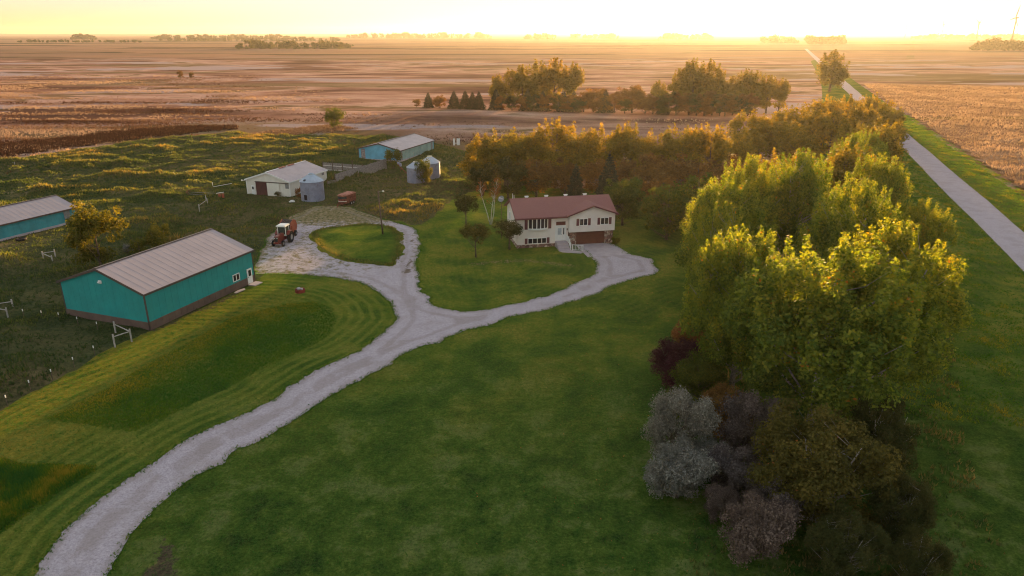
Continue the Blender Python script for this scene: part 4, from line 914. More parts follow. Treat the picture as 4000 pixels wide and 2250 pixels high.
# blue shed
t = shed('blue_shed', 'blue and aqua metal shed with a mauve roof beside the board fence', -28.96, 182.9, 1.222, 19.85, 12.3, 2.98, 4.48, [M['blue']], M['roof2'], M['trim'], zw0=.35)
q = MB(); q.box(.3, 19.3, -.07, -.036, .5, 2.9)
for i in range(1, 24): q.box(.3+i*.8, .35+i*.8, -.09, -.07, .5, 2.9)
q.build('side_panel', M['aqua'], t)
for x in (.35, 17.9): q = MB(); q.box(x, x+.75, -.13, -.09, .45, 2.9); q.build('corner_post', M['grey'], t)
for y in (2.6, 10.3): q = MB(); q.box(-.09, -.04, y, y+1.2, .45, 3.0 if y < 5 else 2.95); q.build('door_panel', M['wood'], t)
q = MB(); q.box(-.1, 19.9, -.12, 12.4, 0, .42); q.build('foundation', M['concrete'], t)
# left shed
p = (-77.0, 121.6); LA = R(67.5)
t = shed('long_shed', 'long teal shed with a tan roof, cut off by the left edge', p[0]-26*math.cos(LA), p[1]-26*math.sin(LA), LA, 26, 9.5, 2.65, 4.25, M['teal2'], M['roof'], M['trim'], zw0=.3)
q = MB(); q.box(23.6, 24.7, -.09, -.037, .3, 2.55); q.build('door', M['grey'], t)
q = MB(); q.box(-.1, 26.1, -.1, 9.6, 0, .4); q.build('foundation', M['concrete'], t)
p2 = G(78, 945); o = MB()
o.lathe([(.35, -.15), (.72, -.17), (.8, -.05), (.8, .05), (.72, .17), (.35, .15), (.35, -.15)], 18, M=T_((0, 0, .17)))
tag(o.build('tyre_ring', M['black'], loc=(p2[0]+.3, p2[1], .3)), 'black tractor tyre lying against the long left shed', 'tyre')

# ------------------------------------------------------------------ farmhouse
HX, HY, HA = .83, 105.05, .20
HL, HD, HE, HR = 15.46, 8.16, 5.05, 6.9
hs = thing('farmhouse', 'cream split-level farmhouse with a red shingle roof and attached garage', 'house', (HX, HY, 0), HA)
XG = 8.1       # where the projecting right wing begins
w = MB()
w.prism([(0, .35), (0, HE), (HD/2, HR-.05), (HD, HE), (HD, .35)][::-1], 'x', 0, XG)
w.prism([(.3, 2.3), (.3, HE), (HD/2, HR-.05), (HD, HE), (HD, 2.3)][::-1], 'x', XG, HL)
w.build('wall', M['siding'], hs)
w = MB(); w.box(-.06, XG, -.06, HD+.06, 0, .55); w.build('foundation', M['stone'], hs)
# right wing upper storey overhanging the garage
zc = 6.35; xc = (XG+HL)/2; yo = -.75
w = MB(); w.prism([(XG, 2.35), (HL+.02, 2.35), (HL+.02, HE-.05), (xc, zc-.05), (XG, HE-.05)], 'y', yo, .5)
w.build('wing_wall', M['siding'], hs)
# roof slabs
th = .14; sl = (HR-HE)/(HD/2); ev = .6
rf = MB(); o_ = .45
for sg in (0, 1):
    Q = (lambda y, z: (y, z)) if sg == 0 else (lambda y, z: (HD-y, z))
    poly = [Q(-ev, HE-sl*ev), Q(HD/2, HR), Q(HD/2, HR+th), Q(-ev, HE-sl*ev+th)]
    rf.prism(poly if sg == 0 else poly[::-1], 'x', -o_, HL+o_)
# cross gable roof: two slopes running from the front into the main slope
fy = yo-.45; sc = (zc-HE)/(xc-XG); 
for sg in (-1, 1):
    e0 = (XG-.45) if sg < 0 else (HL+.47)
    ze = HE-sc*.45+.10; zt = zc+.10
    yb_e = (ze-HE)/sl+.05; yb_t = (zt-HE)/sl+.25
    v = [(e0, fy, ze), (xc, fy, zt), (xc, yb_t, zt), (e0, max(yb_e, -ev+.02), ze)]
    vv = [(a, b, c+.14) for a, b, c in v]
    rf.add(v+vv, [(3,2,1,0), (4,5,6,7), (0,1,5,4), (1,2,6,5), (2,3,7,6), (3,0,4,7)] if sg < 0 else [(0,1,2,3), (7,6,5,4), (4,5,1,0), (5,6,2,1), (6,7,3,2), (7,4,0,3)])
roof = rf.build('roof', M['shingle'], hs)
for x in (2.4, 5.6, 8.8, 12.0):
    v = MB(); v.box(x-.22, x+.22, HD/2+.15, HD/2+.55, HR-.05, HR+.26); v.prism([(HD/2+.05, HR+.26), (HD/2+.65, HR+.26), (HD/2+.5, HR+.36), (HD/2+.2, HR+.36)], 'x', x-.3, x+.3); v.build('roof_vent', M['white'], roof)
v = MB(); v.tube([(.1, HD/2+.1, HR), (.1, HD/2+.1, HR+.9)], .05, 8); v.tube([(.35, HD/2+.2, HR), (.35, HD/2+.2, HR+.6)], .05, 8); v.build('vent_pipe', M['white'], roof)
f = MB(); zf = HE-sl*ev
f.box(-o_, XG-.4, -ev-.04, -ev, zf-.12, zf+.12); f.box(XG-.5, XG-.42, fy, -ev, HE-sc*.45-.1, HE-sc*.45+.1)
for sg in (-1, 1):
    a = (XG-.47) if sg < 0 else (HL+.49); za = HE-sc*.45+.10
    poly = [(a, za-.1), (xc, zc), (xc, zc+.2), (a, za+.1)]
    f.prism(poly if sg < 0 else poly[::-1], 'y', fy-.05, fy)
for x in (-o_-.04, HL+o_):
    for sg in (0, 1):
        Q = (lambda y, z: (y, z)) if sg == 0 else (lambda y, z: (HD-y, z))
        poly = [Q(-ev, zf-.1), Q(HD/2, HR-.08), Q(HD/2, HR+.12), Q(-ev, zf+.1)]
        f.prism(poly if sg == 0 else poly[::-1], 'x', x, x+.04)
f.build('fascia', M['shutter'], hs)
# garage: stone piers and door
g = MB(); g.box(XG+.01, XG+1.35, -.08, .5, 0, 2.29); g.build('stone_pier', M['stone'], hs)
g = MB(); g.box(HL-1.3, HL, -.08, .5, 0, 2.29); g.box(HL-.3, HL, .5, HD, 0, 2.29); g.build('stone_pier', M['stone'], hs)
g = MB(); g.box(XG+1.35, HL-1.3, .18, .25, .04, 2.2)
for k in range(4): g.box(XG+1.4, HL-1.35, .15, .18, .08+k*.53, .55+k*.53)
g.build('garage_door', M['redbrown'], hs)
g = MB(); g.box(XG+1.35, HL-1.3, .02, .3, 2.2, 2.36); g.box(XG, HL, -.6, -.1, 2.28, 2.34); g.build('garage_lintel', M['redbrown'], hs)
# bow window, five tall lights on a white sill
bx0, bx1 = 1.75, 4.75
fr = MB(); pn = MB(); pts = [(bx0, 0), (bx0+.55, -.28), (bx0+1.2, -.42), (bx1-1.2, -.42), (bx1-.55, -.28), (bx1, 0)]
for i in range(5):
    a = Vector((*pts[i], 0)); b = Vector((*pts[i+1], 0)); L = (b-a).length; mm = T_(a) @ Matrix.Rotation(math.atan2(b.y-a.y, b.x-a.x), 4, 'Z') @ T_((0, 0, 3.05))
    fr.box(0, .08, -.05, .05, .1, 1.62, M=mm); fr.box(L-.06, L, -.05, .05, .1, 1.62, M=mm); fr.box(0, L, -.05, .05, 1.62, 1.74, M=mm); fr.box(0, L, -.05, .05, 0, .1, M=mm)
    pn.box(.08, L-.06, -.01, .02, .1, 1.62, M=mm)
fr.prism([(x, y) for x, y in [(bx0-.08, 0)]+[(x, y-.09) for x, y in pts]+[(bx1+.08, 0)]], 'z', 2.90, 3.04)
ww = fr.build('bow_window', M['white'], hs); pn.build('pane', M['dark'], ww)
for x in (bx0-.38, bx1+.38):
    s = MB(); s.box(x-.24, x+.24, -.05, 0, 2.98, 4.8); [s.box(x-.17, x+.17, -.07, -.05, 3.05+k*.16, 3.14+k*.16) for k in range(11)]; s.build('shutter', M['shutter'], hs)
window(hs, face(3.15, 0, .62), 3.0, .95, M['white'], M['dark'], 4, shut=True)
for cx in (10.35, 13.75):
    window(hs, face(cx, yo, 3.35), 1.35, 1.15, M['white'], M['dark'], 2, shut=True)
window(hs, face(0, 5.6, 3.3, -math.pi/2), .7, 1.25, M['white'], M['dark'])
window(hs, face(0, 2.6, 2.6, -math.pi/2), .7, 1.3, M['white'], M['dark'])
# entrance
e = MB(); e.box(6.05, 6.2, -.07, 0, .9, 3.35); e.box(7.6, 7.75, -.07, 0, .9, 3.35); e.box(6.2, 7.6, -.07, 0, 3.1, 3.35); e.box(6.2, 6.26, -.06, 0, .9, 3.1); ent = e.build('door_frame', M['white'], hs)
d = MB(); d.box(6.28, 7.14, -.06, -.02, .95, 3.08); dd = d.build('door', M['white'], hs)
d = MB(); d.box(6.42, 7.0, -.075, -.06, 1.9, 2.95); d.build('pane', paint('pale_glass', (.45, .48, .52), .3, .5), dd)
d = MB(); d.tube([(7.05, -.06, 1.9), (7.05, -.12, 1.9)], .035, 8); d.build('handle', M['blackmetal'], dd)
d = MB(); d.box(7.2, 7.58, -.05, -.02, .95, 3.08); sl_ = d.build('sidelight', M['white'], hs); d = MB(); d.box(7.31, 7.47, -.06, -.05, 1.9, 2.95); d.build('pane', M['dark'], sl_)
d = MB(); d.box(6.15, 7.65, -.05, -.01, 3.42, 3.98); d.build('transom_panel', M['redbrown'], hs)
d = MB(); d.box(7.88, 8.0, -.14, 0, 2.55, 2.85); d.build('wall_lamp', M['blackmetal'], hs)
# steps and railing
s = MB(); s.box(6.0, 7.8, -1.3, -.07, 0, .9)
for k in range(4): s.box(6.0, 7.8, -1.3-.33*(k+1), -1.3-.33*k, 0, .9-.18*(k+1))
s.build('steps', M['concrete'], hs)
r = MB()
def rail(a, b, n, h=.9):
    a = Vector(a); b = Vector(b); up = Vector((0, 0, h))
    r.tube([a+up, b+up], .045, 6); r.tube([a+Vector((0, 0, .12)), b+Vector((0, 0, .12))], .03, 6)
    for k in range(n+1): q = a.lerp(b, k/n); r.tube([q+Vector((0, 0, .1 if 0 < k < n else -.05)), q+up*(1 if 0 < k < n else 1.08)], .025 if 0 < k < n else .06, 6)
rail((7.85, -.2, .9), (7.85, -1.3, .9), 7); rail((7.85, -1.3, .9), (7.85, -2.7, .12), 9); r.build('railing', M['white'], hs)
r = MB(); rail((8.05, -2.9, .1), (9.5, -3.6, .1), 7); tag(r.build('picket_railing', M['white'], loc=(HX, HY, 0), rz=HA), 'short white picket railing at the foot of the front steps', 'railing')
s = MB(); s.prism([(5.9, -2.62), (7.9, -2.62), (9.6, -3.9), (8.9, -4.6), (6.3, -3.5)][::-1], 'z', 0, .10)
tag(s.build('walkway', M['concrete'], loc=(HX, HY, 0), rz=HA), kind='structure')
# satellite dish behind the left end of the house
dm = M['grey']; sd = MB(); Mx = T_((0, 0, 6.6)) @ Matrix.Rotation(R(-25), 4, 'Z') @ Matrix.Rotation(R(62), 4, 'X')
prof = [(r_, r_*r_*.42) for r_ in np.linspace(.02, .52, 7)]; prof += [(r_, z_+.02) for r_, z_ in prof[::-1]]
dish = thing('satellite_dish', 'grey satellite dish on a tall mast at the back left corner of the house', 'satellite dish', (-1.7, 110.6, 0))
sd.lathe(prof, 20, M=Mx); sd.build('dish', paint('dish_grey', (.26, .26, .30), .7, .2), dish)
sd = MB(); sd.tube([(0, .1, 0), (0, .1, 6.5)], .045, 8); sd.build('mast', M['darkpost'], dish)
sd = MB(); sd.tube([Mx @ Vector((.36, 0, .1)), Mx @ Vector((0, 0, .7))], .02, 5); sd.tube([Mx @ Vector((-.3, .2, .1)), Mx @ Vector((0, 0, .7))], .02, 5); sd.lathe([(.02, .0), (.09, .05), (.09, .16), (.02, .2)], 10, M=Mx @ T_((0, 0, .5))); sd.build('feed_horn', M['white'], dish)

# ------------------------------------------------------------------ grain bins
def grain_bin(x, y, r, he, hp, label, hatch=False, door=False, rz=0):
    t = thing('grain_bin', label, 'grain bin', (x, y, 0), rz, None)
    b = MB(); prof = [(r, -.05)]; k = int(he/.22)
    for i in range(k): z = he*i/k; prof += [(r, z+.02), (r+.025, z+he/k*.5), (r, z+he/k-.02)]
    prof.append((r, he)); b.lathe(prof, 40); b.build('wall', M['galv'], t, smooth=False)
    b = MB(); n = 24
    b.lathe([(r+.12, he-.03), (r*.22, he+(hp-he)*.9), (r*.22, he+(hp-he)*.9+.02)], n)
    for i in range(n):
        a = 2*math.pi*i/n; p0 = Vector((math.cos(a)*(r+.1), math.sin(a)*(r+.1), he)); p1 = Vector((math.cos(a)*r*.22, math.sin(a)*r*.22, he+(hp-he)*.9)); b.tube([p0, p1], .028, 4)
    rf_ = b.build('roof', M['galvroof'], t)
    b = MB(); zc_ = he+(hp-he)*.9; b.lathe([(r*.24, zc_-.05), (r*.24, zc_+.16), (r*.18, zc_+.18), (r*.17, zc_+.05), (0.01, zc_+.05)], 20); b.build('roof_collar', M['galvroof'] if hatch else paint('collar_cream', (.7, .66, .5), .5, .4), rf_)
    if hatch:
        b = MB(); a = R(-118); zr_ = he+(hp-he)*.25; rr = (r+.1)*.80; sl2 = math.atan2(hp-he, r); Mh = T_((math.cos(a)*rr, math.sin(a)*rr, zr_)) @ Matrix.Rotation(a, 4, 'Z') @ Matrix.Rotation(sl2, 4, 'Y')
        b.lathe([(.001, .05), (.27, .05), (.27, -.05)], 16, M=Mh); b.build('roof_hatch', M['dark'], rf_)
    if door:
        b = MB(); a = R(-112); Md = Matrix.Rotation(a, 4, 'Z'); b.box(r-.02, r+.05, -.32, .32, .45, 1.45, M=Md); b.build('doorway', M['dark'], t)
    return t
x, y = G(1224, 781); grain_bin(x, y, 2.28, 3.95, 5.35, 'galvanised grain bin with an open doorway beside the white barn', True, True)
x, y = G(1622, 717); grain_bin(x, y+1.6, 1.95, 3.45, 4.65, 'left and nearer of the twin grain bins by the golden bush')
x, y = G(1679, 702); grain_bin(x, y+1.6, 2.25, 3.75, 5.15, 'right and farther of the twin grain bins, edged with sunlight')
# auger leaning at the left twin bin
t = thing('grain_auger', 'rusty grain auger with a dented hopper left of the twin bins', 'auger', (*G(1590, 690), 0))
b = MB(); b.tube([(.2, 0, .5), (-2.2, 1.5, 2.6)], .10, 8); b.build('tube', M['rust'], t)
b = MB(); b.tube([(-2.2, 1.5, 2.6), (-2.3, 1.55, 3.0), (-1.6, 1.2, 2.75), (-1.5, 1.1, 2.2)], [.1, .2, .35, .25], 8); b.build('hopper', M['galv'], t)
b = MB(); b.tube([(-1.5, 1.05, 2.0), (-1.1, 1.6, 0)], .04, 6); b.tube([(-1.5, 1.05, 2.0), (-1.9, .6, 0)], .04, 6); b.build('leg', M['rust'], t)

# ------------------------------------------------------------------ yard light
px_, py_ = G(1496, 921)
t = thing('yard_light', 'tall wooden yard light pole on the turning island', 'lamp post', (px_, py_, .2))
b = MB(); b.tube([(0, 0, -.25), (-.35, .1, 7.3)], [.15, .10], 10); b.build('pole', M['darkpost'], t, smooth=True)
b = MB(); b.tube([(-.35, .1, 7.0), (-.1, 0, 7.25), (.35, -.05, 7.3)], .035, 6); ar = b.build('arm', M['grey'], t)
b = MB(); b.lathe([(.02, .12), (.12, .1), (.20, -.03), (.18, -.05), (.1, -.12), (.01, -.14)], 12, M=T_((.5, -.07, 7.28))); b.build('lamp_head', M['white'], t)

# ------------------------------------------------------------------ tractor and baler
ta = thing('tractor', 'red tractor with a white roofed cab facing the camera on the farmyard gravel', 'tractor', (*G(1105, 952), .07), R(-97))
def wheel(parent, x, y, r, w, rim, hub=.5):
    o = thing_wheel = MB(); Mx = T_((x, y, r)) @ Matrix.Rotation(math.pi/2, 4, 'X')
    o.lathe([(r*hub, -w/2), (r*.9, -w/2), (r, -w*.3), (r, w*.3), (r*.9, w/2), (r*hub, w/2), (r*hub, -w/2)], 26, M=Mx)
    n = int(r*26)
    for k in range(n):
        a = 2*math.pi*k/n
        for s_ in (-1, 1):
            MM = Mx @ Matrix.Rotation(a+(s_*.06), 4, 'Z'); o.box(r-.01, r+.045, min(0, s_*0)-.03, .03, s_*w*.04 if s_ > 0 else -w*.46, w*.46 if s_ > 0 else -w*.04, M=MM)
    wh = o.build('wheel', M['black'], parent)
    q = MB(); q.lathe([(.02, -w*.25), (r*hub*.6, -w*.3), (r*hub, -w*.42), (r*hub, w*.42), (r*hub*.6, w*.3), (.02, w*.25)], 18, M=Mx); q.build('rim', rim, wh)
    return wh
rimc = paint('rim_silver', (.35, .33, .33), .5, .4)
for sy in (-1, 1):
    wheel(ta, -.9, sy*.98, .86, .48, rimc); wheel(ta, 1.55, sy*.80, .44, .27, rimc)
b = MB(); b.box(-.1, 2.15, -.34, .34, .85, 1.58); b.prism([(-.1, 1.58), (2.1, 1.58), (1.95, 1.68), (-.1, 1.74)], 'y', -.30, .30); b.build('hood', M['red'], ta)
b = MB(); b.box(2.15, 2.19, -.27, .27, .88, 1.30); b.build('grille', M['blackmetal'], ta)
b = MB(); b.box(2.15, 2.18, -.33, .33, 1.32, 1.55); b.build('headlight_panel', M['blackmetal'], ta)
for sy in (-1, 1): b = MB(); b.box(2.185, 2.21, sy*.2-.07, sy*.2+.07, 1.38, 1.48); b.build('headlight', M['white'], ta)
b = MB(); b.box(1.35, 1.75, -.68, .68, .42, .58); b.box(-.6, 2.3, -.22, .22, .5, .86); b.box(2.2, 2.45, -.35, .35, .55, .8); b.box(-1.3, -.3, -.5, .5, .6, 1.2); b.build('chassis', M['red'], ta)
b = MB()
for sy in (-1, 1):
    b.prism([(-1.75, 1.35), (-1.3, 1.9), (-.5, 1.95), (0, 1.5), (0, 1.42), (-.5, 1.86), (-1.28, 1.8), (-1.7, 1.3)][::-1], 'y', min(sy*.72, sy*1.2), max(sy*.72, sy*1.2))
b.build('fender', M['red'], ta)
b = MB()
for (x, y) in ((-.05, -.62), (-.05, .62), (-1.35, -.62), (-1.35, .62)): b.tube([(x, y*1.05, 1.3), (x-.05, y, 2.72)], .05, 6)
b.box(-1.42, .0, -.68, .68, 1.25, 1.35); cf = b.build('cab_frame', M['white'], ta)
b = MB(); b.box(-.06, -.03, -.57, .57, 1.45, 2.66); b.box(-1.3, -.1, -.635, -.61, 1.5, 2.66); b.box(-1.3, -.1, .61, .635, 1.5, 2.66); b.box(-1.38, -1.35, -.57, .57, 1.5, 2.66); b.build('cab_glass', paint('cab_glass', (.06, .065, .06), .12, .6), ta)
b = MB(); b.box(-1.55, .18, -.76, .76, 2.70, 2.86); b.box(-1.45, .08, -.66, .66, 2.86, 2.93); b.build('cab_roof', M['white'], ta)
b = MB(); b.tube([(1.0, .2, 1.7), (1.0, .2, 2.3)], .045, 8); b.build('exhaust_pipe', M['blackmetal'], ta)
ba = thing('round_baler', 'orange red round hay baler hitched behind the tractor', 'baler', (*G(1126, 921), .07), R(-97))
bx = [(-1.3, .75), (-1.55, 1.5), (-1.2, 2.3), (-.4, 2.65), (.5, 2.3), (.95, 1.5), (.8, .7), (0, .45)]
for sy in (-1, 1): b = MB(); y0_, y1_ = sorted((sy*.95, sy*.86)); b.prism(bx[::-1], 'y', y0_, y1_); [b.tube([(x0, sy*.98, z0), (x1, sy*.98, z1)], .045, 5) for (x0, z0), (x1, z1) in zip(bx, bx[1:]+bx[:1])]; b.build('side_panel', M['orange'], ba)
b = MB()
for k in range(7):
    y_ = -.72+k*.24
    pts_ = [(x*.93, y_, z*.95+.05) for x, z in bx[:7]]; 
    for p0, p1 in zip(pts_, pts_[1:]): b.tube([p0, p1], .085, 4)
b.build('belt', M['blackmetal'], ba)
b = MB()
for (x, z) in bx[:7]: b.tube([(x*.9, -.86, z*.93+.08), (x*.9, .86, z*.93+.08)], .07, 8)
b.build('roller', M['blackmetal'], ba)
b = MB(); b.box(.3, 2.3, -.09, .09, .5, .64); b.box(-.3, .3, -1.25, 1.25, .42, .56); b.box(.3, 1.0, -.8, .8, .5, .75); b.build('drawbar', M['red'], ba)
b = MB(); b.box(.2, .8, .99, 1.2, .8, 1.9); b.build('belt_guard', M['orange'], ba)
for sy in (-1, 1): wheel(ba, 0, sy*1.3, .45, .3, rimc)

# ------------------------------------------------------------------ rusty stock trailer
tr = thing('livestock_trailer', 'rusty red livestock trailer with a rounded nose right of the grain bin', 'trailer', (*G(1352, 800), .0), R(-112))
out = [(-2.1, -.95), (1.0, -.95), (1.45, -.75), (1.7, -.4), (1.78, 0), (1.7, .4), (1.45, .75), (1.0, .95), (-2.1, .95)]
b = MB(); b.prism(out, 'z', .55, 2.05); b.build('body', M['rust'], tr)
b = MB(); b.prism([(x*1.02, y*1.03) for x, y in out], 'z', 2.05, 2.14); b.prism([(x*.97, y*.82) for x, y in out], 'z', 2.14, 2.26); b.build('roof', M['rustroof'], tr)
b = MB(); b.prism([(x*1.012+.004, y*1.02) for x, y in out[1:8]]+[(1.0, 0)], 'z', .98, 1.06); b.build('stripe', M['white'], tr)
b = MB(); b.prism([(x*1.008+.004, y*1.012) for x, y in out[1:8]]+[(1.0, 0)], 'z', 1.5, 1.95); b.build('nose_panel', M['blackmetal'], tr)
b = MB(); [b.box(-2.0+k*.3, -1.95+k*.3, s_*.95-.03, s_*.95+.03, .6, 2.0) for k in range(10) for s_ in (-1, 1)]; b.build('side_rib', M['rust'], tr)
b = MB(); b.tube([(1.6, -.4, .5), (2.9, 0, .45)], .06, 6); b.tube([(1.6, .4, .5), (2.9, 0, .45)], .06, 6); b.tube([(2.8, 0, 0), (2.8, 0, .9)], .05, 6); b.build('tongue', M['rust'], tr)
for x in (-1.1, -.35):
    for sy in (-1, 1): wheel(tr, x, sy*.98, .36, .2, rimc)

# ------------------------------------------------------------------ fences
def board_fence(name, label, a, b, h, z0, lean=0, gap=.01, posts=4, mat=None, rails=True, posth=None):
    a = Vector((*a, 0)); b = Vector((*b, 0)); L = (b-a).length; ang = math.atan2(b.y-a.y, b.x-a.x)
    t = thing(name, label, 'fence', a, ang); mat = mat or M['wood']; rg = random.Random(7)
    m_ = MB(); n = int(L/.2)
    for k in range(n):
        x = L*k/n; hh = h+rg.uniform(-.07, .07); m_.box(x+gap, x+L/n-gap, -.02+rg.uniform(-.01, .01), .02, z0, hh)
    m_.build('boards', mat, t)
    if rails:
        for z in (.25*h, .75*h): m_ = MB(); m_.box(0, L, .03, .09, z, z+.12); m_.build('rail', mat, t)
    for k in range(posts):
        m_ = MB(); x = L*k/(posts-1); m_.tube([(x, .14, -.1), (x, .14, (posth or h)+rg.uniform(0, .35))], .08, 7); m_.build('post', M['darkpost'], t)
    return t
board_fence('board_fence', 'long weathered windbreak board fence running up to the dark bush', G(1313, 724), G(1512, 660), 2.5, .02, posts=7)
# rear fence with gaps and two white rails
a, b_ = G(1264, 672), G(1420, 684); a = Vector((*a, 0)); b_ = Vector((*b_, 0)); L = (b_-a).length
t = thing('board_fence', 'shorter grey corral board fence with pale rails behind the windbreak fence', 'fence', a, math.atan2(b_.y-a.y, b_.x-a.x))
m_ = MB(); [m_.box(x*.2+.005, x*.2+.19, -.02, .02, .05, 2.3+.05*((x*7) % 3)) for x in range(int(L/.2))]; m_.build('boards', M['wood'], t)
for z in (.6, 1.6): m_ = MB(); m_.box(0, L, -.08, -.03, z, z+.10); m_.build('rail', M['white'], t)
for k in range(5): m_ = MB(); x = L*k/4; m_.tube([(x, -.15, -.1), (x, -.15, 2.6+(k % 2)*.7)], .10, 7); m_.build('post', M['darkpost'], t)
# wooden gate between barn corral and fence
t = thing('wooden_gate', 'low brown slatted gate at the near end of the windbreak fence', 'gate', (*G(1280, 732), 0), R(38))
m_ = MB(); [m_.box(0, 2.0, -.02, .02, .2+k*.26, .32+k*.26) for k in range(5)]; m_.build('slats', M['wood'], t)
for x in (0, 2.0): m_ = MB(); m_.tube([(x, 0, -.1), (x, 0, 1.6)], .08, 7); m_.build('post', M['darkpost'], t)
def brace(label, posts, rails, h=1.5):
    p0 = G(*posts[0]); t = thing('fence_brace', label, 'fence', (*p0, 0))
    W_ = [Vector((G(*q)[0]-p0[0], G(*q)[1]-p0[1], 0)) for q in posts]
    for w_ in W_: m_ = MB(); m_.tube([w_+Vector((0, 0, -.1)), w_+Vector((.02, 0, h))], .09, 8); m_.build('post', M['post'], t)
    for i, j in rails: m_ = MB(); m_.tube([W_[i]+Vector((0, 0, h-.3)), W_[j]+Vector((0, 0, h-.3))], .06, 7); m_.build('rail', M['post'], t)
brace('pale timber corner brace of three posts at the near corner of the teal barn', [(453, 1306), (515, 1336), (450, 1358)], [(0, 1), (1, 2)], 1.55)
brace('pale timber fence brace at the left edge below the long shed', [(53, 1208), (32, 1242), (-60, 1226)], [(0, 2), (1, 2)], 1.3)
brace('pale timber fence brace in the weeds left of the golden tree', [(170, 1012), (207, 1028), (217, 1004)], [(0, 1), (0, 2)], 1.2)
brace('grey timber fence brace below the curved corral remains', [(780, 828), (812, 804), (806, 790)], [(0, 1), (1, 2)], 1.5)
brace('white pipe fence corner at the far left edge of the pasture', [(-20, 652), (32, 643), (60, 650)], [(0, 1), (1, 2)], 1.1)
# curved corral remains
t = thing('corral_ring', 'curved rusty remains of a round corral in the weeds', 'corral', (*G(805, 762), 0))
rg = random.Random(2)
for k, z in enumerate((.35, .7, 1.05)):
    m_ = MB(); m_.tube([(-3.4*math.cos(a_), 3.2*math.sin(a_)-.6, z+rg.uniform(-.05, .05)) for a_ in np.linspace(-.9, 1.0, 9)], .05, 5); m_.build('rail', M['rust'] if k else M['post'], t)
    m_ = MB(); m_.tube([(-2.0, -3.0, z), (0, -2.6, z+.05), (2.4, -1.4, z-.1)], .045, 5); m_.build('rail', M['grey'], t)
for a_ in np.linspace(-.9, 1.0, 5): m_ = MB(); m_.tube([(-3.4*math.cos(a_), 3.2*math.sin(a_)-.6, -.1), (-3.4*math.cos(a_), 3.2*math.sin(a_)-.6, 1.3)], .07, 6); m_.build('post', M['darkpost'], t)
m_ = MB(); m_.tube([(-.6, 5.2, 1.6), (0, 4.0, .9), (3.4, 5.6, 1.3)], .05, 5); m_.build('bent_rail', M['white'], t)
t = thing('cattle_feeder', 'small red feeder box with a white top rail by the corral ring', 'feeder', (*G(866, 776), 0), R(20))
m_ = MB(); m_.box(-.5, -.08, -.25, .25, .1, 1.0); m_.box(.08, .5, -.25, .25, .1, 1.0); m_.build('box', M['orange'], t)
m_ = MB(); m_.tube([(-.9, 0, 1.15), (.55, 0, 1.3)], .06, 6); m_.build('top_rail', M['white'], t)
m_ = MB(); [m_.tube([(x, 0, -.05), (x, 0, 1.2)], .05, 6) for x in (-.6, .58)]; m_.build('leg', M['rust'], t)
# electric fence posts with white insulators
def epost(px, py, label, h=1.15):
    t = thing('electric_fence_post', label, 'fence post', (*G(px, py), 0), 0, 'thin electric fence posts with white insulators')
    m_ = MB(); m_.tube([(0, 0, -.1), (0, 0, h)], .03, 5); m_.build('post', M['darkpost'], t)
    m_ = MB(); m_.tube([(0, 0, h-.2), (0, 0, h+.06)], .05, 6); m_.build('insulator', M['white'], t)
for i, (px, py) in enumerate([(96,1245),(168,1251),(235,1259),(307,1276),(384,1296)]):
    epost(px, py, ['leftmost', 'second', 'middle', 'fourth', 'rightmost'][i]+' thin fence post of the row crossing in front of the teal barn gable')
for i, (px, py) in enumerate([(372,1392),(292,1438),(207,1486),(122,1530),(32,1590)]):
    epost(px, py, ['nearest the corner brace', 'second down from the corner brace', 'middle', 'second up from the picture edge', 'nearest the left picture edge'][i]+', thin post of the fence beside the mown lawn')
# weathered posts of the far pasture fence
fp = [(345,592),(376,590),(397,590),(430,589),(478,603),(513,571),(548,563),(582,560),(888,557),(917,549),(1008,573),(1036,566),(1070,570),(1096,571),(1130,574),(1150,582),(1163,590),(1195,584),(1208,588),(1251,596),(1756,566),(1825,560),(1791,612),(1660,595),(1700,590)]
order = ['first','second','third','fourth','fifth','sixth','seventh','eighth']
for i, (px, py) in enumerate(fp):
    hgt = 1.25 if i < 20 else 1.8 if i < 22 else 1.2
    m_ = MB(); m_.tube([(0, 0, -.1), (.03*(i % 3-1), .02, hgt*(.9+.1*(i % 3)))], .09, 6)
    if i < 8: lb = f'{order[i]} from the left of the weathered posts dividing the pasture from the dark red marsh'
    elif i < 16: lb = f'{order[i-8]} from the left of the posts below the orange grass in the middle distance'
    elif i < 20: lb = f'{order[i-16]} from the left of the short posts near the brush pile'
    else: lb = ['tall post just left of the white gate panel', 'thin post just right of the white gate panel', 'lone short post in the weeds below the white gate panel', 'post behind the blue shed, left one', 'post behind the blue shed, right one'][i-20]
    tag(m_.build('fence_post', M['darkpost'], loc=(*G(px, py), 0)), lb, 'fence post', 'old wooden posts of the pasture fence')
# white gate panel
t = thing('gate_panel', 'pair of tall white board panels standing alone beyond the blue shed', 'gate', (*G(1783, 568), 0), R(15))
for x0_, x1_ in ((-1.0, -.3), (.1, 1.1)):
    m_ = MB(); k = int((x1_-x0_)/.2)
    for j in range(k): m_.box(x0_+j*.2+.01, x0_+j*.2+.19, -.03, .03, .05, 2.0+.1*(j % 2))
    m_.build('board_panel', M['white'], t)
m_ = MB(); m_.box(-1.0, 1.1, .03, .08, .6, .75); m_.build('rail', M['white'], t)
